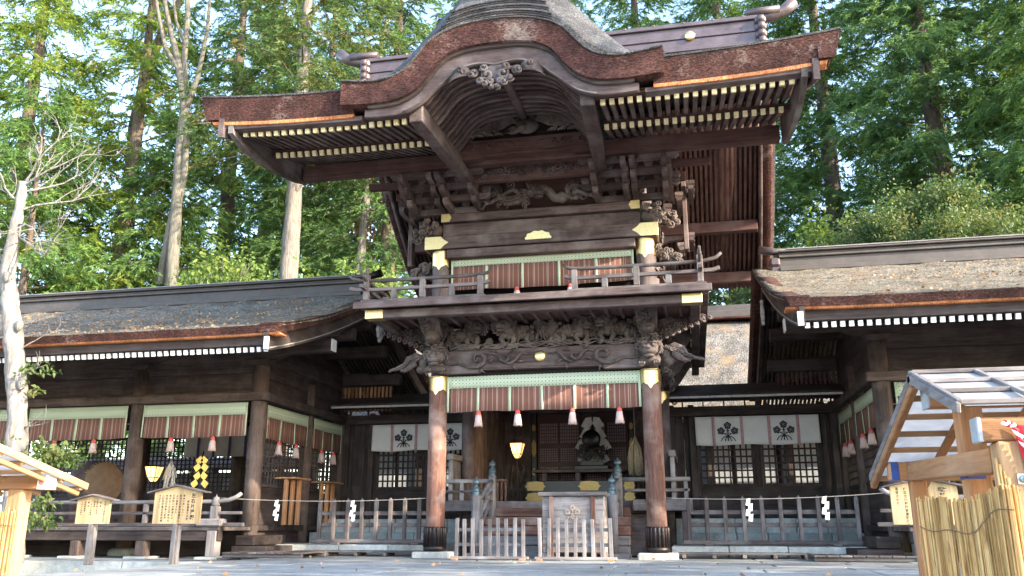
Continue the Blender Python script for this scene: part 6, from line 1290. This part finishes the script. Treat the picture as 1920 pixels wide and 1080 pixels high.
def conifer(label, x, y, h, r, zlow, mat, seed, dens=1., grp='conifers behind the shrine', bark=None, lean=(0, 0), z0=-.05, bl=.21, bw=.026, gap=.0, tr=None, zcut=None):
    k = random.Random(seed); g = np.random.default_rng(seed); T = thing('conifer_tree', label, 'tree', (x, y, z0), k.uniform(0, 6), grp, world=False); bark = bark or TRUNK
    P_ = trunk_path(0, 0, h, lean, seed); tr = tr or h * .016
    rough(P_, [tr * (1.25 if i == 0 else 1) * (1 - .93 * (i / 11) ** 1.15) for i in range(12)], 7, seed, .13).build('trunk', bark, T)
    lm = MB(); cs = []; od = []
    nl = int((h - zlow) * 3.4); zc = 1.0 * (9 + .84 * (y + 14) * 1.0) if zcut is None else zcut
    for i in range(nl):
        t = i / nl; z = zlow + (h - zlow) * t; a = i * 2.4 + k.uniform(-.4, .4); R_ = r * (1 - t) ** .62 * k.uniform(.55, 1.12) + .35
        if k.random() < gap: R_ *= .45
        bx, by = lerp([(p[2], p[0]) for p in P_], z), lerp([(p[2], p[1]) for p in P_], z); rise = .28 * R_ * (1 - .8 * t)
        tip = (bx + R_ * math.cos(a), by + R_ * math.sin(a), z + rise * .3 - .12 * R_)
        mid = (bx + R_ * .5 * math.cos(a), by + R_ * .5 * math.sin(a), z + rise * .45)
        lm.tube([(bx, by, z), mid, tip], [.06 * (1 - .7 * t), .035 * (1 - .6 * t), .008], 5, caps=False)
        m_ = int((9 + R_ * 12) * dens * (.3 if z > zc else 1.65))
        u = g.uniform(.18, 1.06, m_) ** .8; an = a + g.normal(0, .26, m_); rr = R_ * u
        zz = z + rise * (1 - (2 * u - 1) ** 2) * .45 + (-.12 * R_ + rise * .3) * u + g.normal(0, .14 + .04 * R_, m_)
        cs.append(np.stack([bx + rr * np.cos(an), by + rr * np.sin(an), zz], 1)); od.append(np.stack([np.cos(an), np.sin(an), np.full(m_, .05)], 1))
    lm.build('limbs', bark, T, kind='stuff')
    C = np.concatenate(cs); n = len(C); Od = unit(np.concatenate(od) * .8 + g.normal(0, .45, (n, 3)) * np.array([1, 1, .5])); sd = unit(np.cross(Od, g.normal(0, .35, (n, 3)) + np.array([0, 0, 1]))); Ln = g.uniform(.3, .7, n)
    q = 21; t = np.tile(np.linspace(.05, 1, q), n); sg = np.tile(np.where(np.arange(q) % 2, 1., -1.), n); C, Od, sd, Ln = [np.repeat(v, q, 0) for v in (C, Od, sd, Ln)]
    dn = np.array([0, 0, -1.])
    base = C + Od * (Ln * t)[:, None] + dn * (Ln * .45 * t * t)[:, None] + g.normal(0, .02, C.shape)
    d = unit(Od * (.75 + .5 * t)[:, None] + sd * (sg * (1 - .6 * t))[:, None] + dn * (.1 + .4 * t)[:, None] + g.normal(0, .42, C.shape))
    blades('crown', base, d, bl, bw, mat, T, seed, 3); return T
def broad(label, x, y, h, cz, rad, mat, seed, n=700, q=14, bl=.17, bw=.05, grp='broadleaf trees behind the shrine', bark=None, z0=-.05, tr=.22, shell=.55):
    k = random.Random(seed); g = np.random.default_rng(seed); T = thing('broadleaf_tree', label, 'tree', (x, y, z0), k.uniform(0, 6), grp, world=False); bark = bark or TRUNKG
    MB().tube(trunk_path(0, 0, cz + rad[2] * .4, (0, 0), seed, 9, .3), taper(9, tr, tr * .25), 10, caps=False).build('trunk', bark, T); lm = MB(); C = []
    for i in range(46):
        v = unit(g.normal(size=(1, 3)))[0]; v[2] = abs(v[2]) * 1.0 - .35 * (i % 3 == 0); e = np.array([v[0] * rad[0], v[1] * rad[1], v[2] * rad[2]]) * k.uniform(.75, 1.05) + np.array([0, 0, cz]); s = np.array([0, 0, cz - rad[2] * k.uniform(.3, .8)])
        lm.tube([s, s * .5 + e * .5 + np.array([0, 0, rad[2] * .12]), e], [tr * .35, tr * .18, .012], 5, caps=False)
        m_ = n // 46; c = e + g.normal(size=(m_, 3)) * np.array(rad) * .12; C.append(c); t = g.uniform(.45, 1, (m_ // 2, 1)); C.append(s * (1 - t) + e * t + g.normal(0, rad[0] * .09, (m_ // 2, 3)))
    lm.build('limbs', bark, T, kind='stuff'); C = np.concatenate(C); q_ = np.repeat(C, q, 0) + g.normal(0, .16, (len(C) * q, 3)); d = unit(g.normal(size=q_.shape) + (q_ - np.array([0, 0, cz])) / rad[0] * .5 + np.array([0, 0, -.1]))
    blades('crown', q_, d, bl, bw, mat, T, seed); return T
# left group
conifer('tall cedar at the far left edge with sunny yellow-green top', -25, 15, 31, 4.6, 4.5, CEDARY, 1, .95)
conifer('dense green cedar behind the pale broken tree', -20.5, 16, 30, 4.4, 4.0, CEDARY, 2, .95)
conifer('green cedar left of the forked grey trunk', -17.6, 19, 31, 4.0, 5.0, CEDAR, 3, .75, gap=.2)
conifer('dark cedar far behind the forked grey trunk', -20, 27, 34, 4.5, 5, CEDARD, 4, .8, gap=.2)
conifer('thin dark cedar between the forked trunk and the pale trunk', -15.2, 24, 31, 3.4, 6.5, CEDARD, 5, .7, gap=.35)
conifer('tall tree with thick pale trunk and turning foliage left of the gate roof', -12.2, 15, 34, 4.2, 13.5, AUTUMN, 6, .75, bark=TRUNKP, lean=(.018, 0), gap=.25, tr=.44)
conifer('dark cedar just left of the gate seen under the eave', -9.8, 19, 30, 3.6, 4, CEDARD, 7, 1.)
conifer('cedar behind the left eave of the gate', -7.5, 25, 34, 4.2, 5, CEDAR, 8, .9)
broad('yellow-green leafy tree behind the left hall beside the pale trunk', -13.4, 12.5, 8.5, 7.6, (2.0, 2., 2.2), BROADY, 21, 200, 12, .17, .05)
broad('yellow-green leafy tree rising behind the left hall ridge near the gate', -9.0, 12.5, 8.5, 7.2, (2.2, 2., 1.9), BROADY, 22, 250, 12, .17, .05)
broad('bronze leaved tree far behind the left cedars', -17, 33, 16, 17, (6, 4, 6), MAPLE, 23, 700, 12, .3, .09)
# forked bare grey tree
T = thing('forked_tree', 'bare forked grey tree rising behind the left hall', 'tree', (-15.35, 13, -.05), 0, 'bare trees')
b0 = (-15.54, 13.00, -.05)
def limb(pts, r0, r1, nm='limb', par=T, mat=TRUNKG):
    pp = [Vector(p) for p in pts]; n = len(pp); (rough(pp, taper(n, r0, r1), 6, int(r0 * 1000), .14) if nm == 'trunk' else MB().tube(pp, taper(n, r0, r1), 10, caps=False)).build(nm, mat, par)
limb([Vector(b0), Vector((-15.88, 13.00, 9.23)), Vector((-16.00, 13.00, 11.73)), Vector((-16.12, 13.00, 13.90)), Vector((-16.15, 13.00, 16.14))], .25, .16, 'trunk')
limb([Vector((-16.46, 13.20, 9.02)), Vector((-16.19, 13.00, 11.11)), Vector((-15.84, 13.00, 13.22)), Vector((-15.94, 13.00, 15.44))], .17, .12, 'trunk')
for pts, r0, r1 in (([(-16.14, 13.00, 16.02), (-16.63, 13.00, 18.05), (-17.23, 13.00, 19.80), (-17.80, 12.80, 21.97)], .16, .07), ([(-16.15, 13.00, 16.14), (-16.56, 13.20, 18.39), (-16.68, 13.30, 20.41), (-16.99, 13.30, 22.71)], .15, .08), ([(-16.06, 13.00, 16.13), (-15.57, 12.80, 17.34), (-15.27, 12.60, 19.06), (-15.16, 12.40, 21.30)], .12, .05), ([(-16.45, 13.00, 17.56), (-17.16, 12.80, 18.70), (-17.56, 12.60, 20.31), (-17.97, 12.60, 22.10)], .1, .05), ([(-16.50, 13.20, 18.86), (-16.97, 13.00, 20.01), (-17.38, 13.00, 21.79)], .08, .04), ([(-15.98, 13.00, 15.78), (-14.91, 12.60, 15.03), (-13.99, 12.30, 15.22)], .05, .015)): limb(pts, r0, r1)
T2 = thing('leaning_tree', 'leaning grey trunk crossing behind the forked tree', 'tree', (-20, 17, -.05), 0, 'bare trees')
limb([Vector((-21.36, 17.00, -.05)), Vector((-21.00, 17.00, 12.60)), Vector((-21.31, 17.00, 17.68)), Vector((-21.07, 17.00, 20.59)), Vector((-20.38, 17.00, 22.71)), Vector((-19.50, 17.00, 24.57))], .34, .16, 'trunk', T2, TRUNKG)
limb([Vector((-20.50, 17.00, 13.54)), Vector((-20.03, 17.00, 15.50)), Vector((-19.30, 17.00, 15.94))], .14, .08, 'limb', T2, TRUNKG)
# bare branches on the pale-trunked tree and dead sprays near the gate roof
T3 = thing('bare_tree', 'bare branching tree behind the left eave of the gate', 'tree', (-11, 18, -.05), 0, 'bare trees'); k = random.Random(12)
limb([Vector((-11.14, 18.00, -.05)), Vector((-10.49, 18.00, 14.84)), Vector((-10.46, 18.00, 19.39)), Vector((-9.86, 18.00, 22.79)), Vector((-9.57, 18.00, 24.97))], .2, .06, 'trunk', T3, TRUNKP)
for i in range(26):
    x, z = -9.4 + k.uniform(-.25, .5), k.uniform(16.0, 23.0); d = k.choice((-1, -1, 1)); q = k.uniform(1.2, 3.4); y0 = 18.; limb([(x, y0, z), (x + d * q * .4, y0 - d * .4, z + q * .1), (x + d * q * .8, y0 - .5, z + q * k.uniform(-.35, .5)), (x + d * q, y0 - .8, z + q * k.uniform(-.3, .6))], k.uniform(.03, .07), .012, 'limb', T3, TRUNKP)
conifer('short bushy cedar close behind the left hall roof at the far left', -21.5, 12.2, 17, 4.2, 3.0, CEDAR, 61, 1.1)
conifer('bushy cedar close behind the left hall between bare trunks', -17.2, 14.6, 17, 3.0, 3.0, CEDAR, 62, .7)
conifer('slim cedar behind the left hall beside the thick pale trunk', -13.9, 18, 21, 3.0, 3.5, CEDARD, 63, .9)
# right group
conifer('bushy cedar close behind the right hall roof', 14.6, 13.5, 19, 3.9, 3.0, CEDAR, 64, 1.1)
conifer('tall cedar beside the approach to the right of the forecourt', 19.9, -10.3, 22, 4.0, 3.5, CEDAR, 51, .75, grp=None, gap=.15)
conifer('large green cedar at the right edge', 16.5, 17, 30, 4.6, 3.5, CEDAR, 31, 1.35)
conifer('dense blue-green cedar above the right hall', 12.2, 19, 32, 4.4, 4.0, CEDARD, 32, 1.35)
conifer('tall cedar right behind the gate roof corner', 9.0, 23, 34, 4.4, 4.0, CEDAR, 33, 1.2)
conifer('dark cedar far behind the right hall', 14.5, 26, 35, 4.8, 5, CEDARD, 34, .8)
conifer('cedar behind the right part of the gate ridge', 5.0, 28, 38, 4.6, 6, CEDAR, 35, 1.)
conifer('distant pale green cedar above the gate ridge', 0.5, 31, 40, 4.8, 8, CEDAR, 36, .8)
conifer('distant cedar over the top of the curved gable', -4.0, 29, 38, 4.2, 8, CEDARD, 37, .8)
conifer('sunny cedar with yellow tips far right', 19.5, 22, 32, 4.6, 4, CEDARY, 38, 1.)
broad('round topped evergreen tree with reddish tips above the right hall', 9.5, 11.5, 9, 7.75, (2.7, 2.2, 1.9), BROAD, 41, 2200, 17, .10, .030)
broad('yellow lit shrub-like tree in the gap right of the gate roof', 7.2, 15, 9, 7.6, (1.5, 1.5, 2.6), BROADY, 42, 420, 14, .17, .05)
broad('low evergreen tree in the gap beside the gate flank', 5.2, 13.5, 8, 6.2, (1.8, 1.5, 1.8), BROAD, 43, 420, 14, .17, .05)
# pale broken tree in front of the left hall
T4 = thing('pale_broken_tree', 'pale lopped tree with bare twigs in front of the left hall', 'tree', (-7.5, -2.4, -.05), 0)
tp_ = [Vector((-7.50, -2.40, 0.30)), Vector((-7.66, -2.40, 1.31)), Vector((-7.80, -2.40, 2.28)), Vector((-8.04, -2.40, 3.21)), Vector((-8.21, -2.40, 3.83)), Vector((-8.39, -2.40, 4.46)), Vector((-8.38, -2.40, 5.20)), Vector((-8.36, -2.40, 5.62)), Vector((-8.37, -2.40, 6.03))]
rough([(tp_[0].x, -2.4, -.05)] + tp_[1:], [.17, .155, .145, .15, .135, .115, .09, .075, .07], 9, 4).build('trunk', BIRCH, T4)
for c_ in ((-8.28, -2.50, 4.34), (-7.92, -2.50, 3.53), (-7.71, -2.50, 2.59)): MB().ell(c_, (.075, .05, .10), 9, 7).build('burl', BIRCH, T4)
k = random.Random(77); tw = MB()
def twig(p, d, L, r, lev):
    pts = [Vector(p)]; dd = Vector(d).normalized()
    for i in range(5): dd = (dd + Vector((k.uniform(-.35, .35), k.uniform(-.3, .3), k.uniform(-.2, .3)))).normalized(); pts.append(pts[-1] + dd * L / 5)
    tw.tube(pts, taper(6, r, r * .3), 5, caps=False)
    if lev > 0:
        for j in range(4): i = k.randint(1, 5); twig(pts[i], (dd + Vector((k.uniform(-.9, .9), k.uniform(-.6, .6), k.uniform(-.3, .8)))), L * k.uniform(.4, .65), r * .5, lev - 1)
for c_, dx, dz in (((-8.38, -2.40, 5.86), 1, .4), ((-8.36, -2.40, 5.52), 1, .1), ((-8.38, -2.40, 5.29), .9, -.2), ((-8.34, -2.40, 5.66), -.8, .5), ((-8.37, -2.40, 5.10), .8, -.4), ((-8.36, -2.40, 6.00), .6, 1), ((-8.35, -2.40, 5.95), 1, .6), ((-8.31, -2.40, 4.37), -.7, .4), ((-8.33, -2.40, 4.83), -.9, .1)): twig(c_, (dx, k.uniform(-.3, .3), dz), k.uniform(.9, 1.5), .022, 2)
for c_ in ((-7.83, -2.42, 3.20), (-7.61, -2.42, 1.94), (-7.71, -2.42, 2.77), (-7.52, -2.42, 1.15)): twig(c_, (1, -.2, .2), .5, .012, 1)
tw.build('twigs', BIRCH, T4, kind='stuff'); g = np.random.default_rng(5); C = []
for c, n_, sp in (((-7.06, -2.45, 1.53), 120, .17), ((-6.81, -2.45, 1.43), 70, .12), ((-7.10, -2.45, 0.57), 50, .1), ((-7.11, -2.45, 0.80), 30, .08), ((-7.51, -2.45, 2.84), 26, .1), ((-7.55, -2.45, 2.51), 12, .06)): C.append(np.array(c) + g.normal(0, 1, (n_, 3)) * np.array([sp, .15, sp * .55]))
C = np.concatenate(C) - np.array(T4.location); C = np.repeat(C, 4, 0) + g.normal(0, .02, (len(C) * 4, 3)); blades('leaves', C, unit(g.normal(size=C.shape) + np.array([.5, -.3, -.3])), .085, .022, BROAD, T4, 6)
# ------------------------------------------------ fallen leaves on the hall roofs
def litter(nm, s, n, seed):
    g = np.random.default_rng(seed); nc = 70; cx = g.uniform(4.3, 13.2, nc); cy = g.uniform(-1.9, 2.2, nc); ci_ = g.integers(0, nc, n); x = s * np.clip(cx[ci_] + g.normal(0, .45, n), 4.0, 13.4); y = np.clip(cy[ci_] + g.normal(0, .28, n), -1.98, 2.25); u = np.abs(y - 2.5) / 4.58; z = 5.2 - 1.75 * (1.28 * u - .28 * u * u) + .028
    b = np.stack([x, y, z], 1); d = unit(np.stack([g.normal(size=n), g.normal(size=n) * .9, g.normal(size=n) * .12], 1)); d[:, 2] += d[:, 1] * .37
    o = blades(nm, b, unit(d), .055, .017, LITTER, None, seed); o['label'] = 'brown fallen leaves scattered on the %s hall roof' % ('left' if s < 0 else 'right'); o['category'] = 'leaves'
LITTER = leafmat('dry_fallen_leaves', [(.14, .075, .04), (.24, .14, .075), (.36, .235, .135), (.44, .34, .22)], .1)
litter('fallen_leaves', -1, 1500, 3); litter('fallen_leaves', 1, 800, 4)
g = np.random.default_rng(8); n = 70; b = np.stack([g.uniform(-5, 6, n), g.uniform(-5.5, .6, n), np.full(n, .014)], 1); o = blades('fallen_leaves', b, unit(np.stack([g.normal(size=n), g.normal(size=n), np.full(n, .12)], 1)), .06, .02, LITTER, None, 9); o['label'] = 'few dry leaves scattered on the stone paving before the gate'; o['category'] = 'leaves'
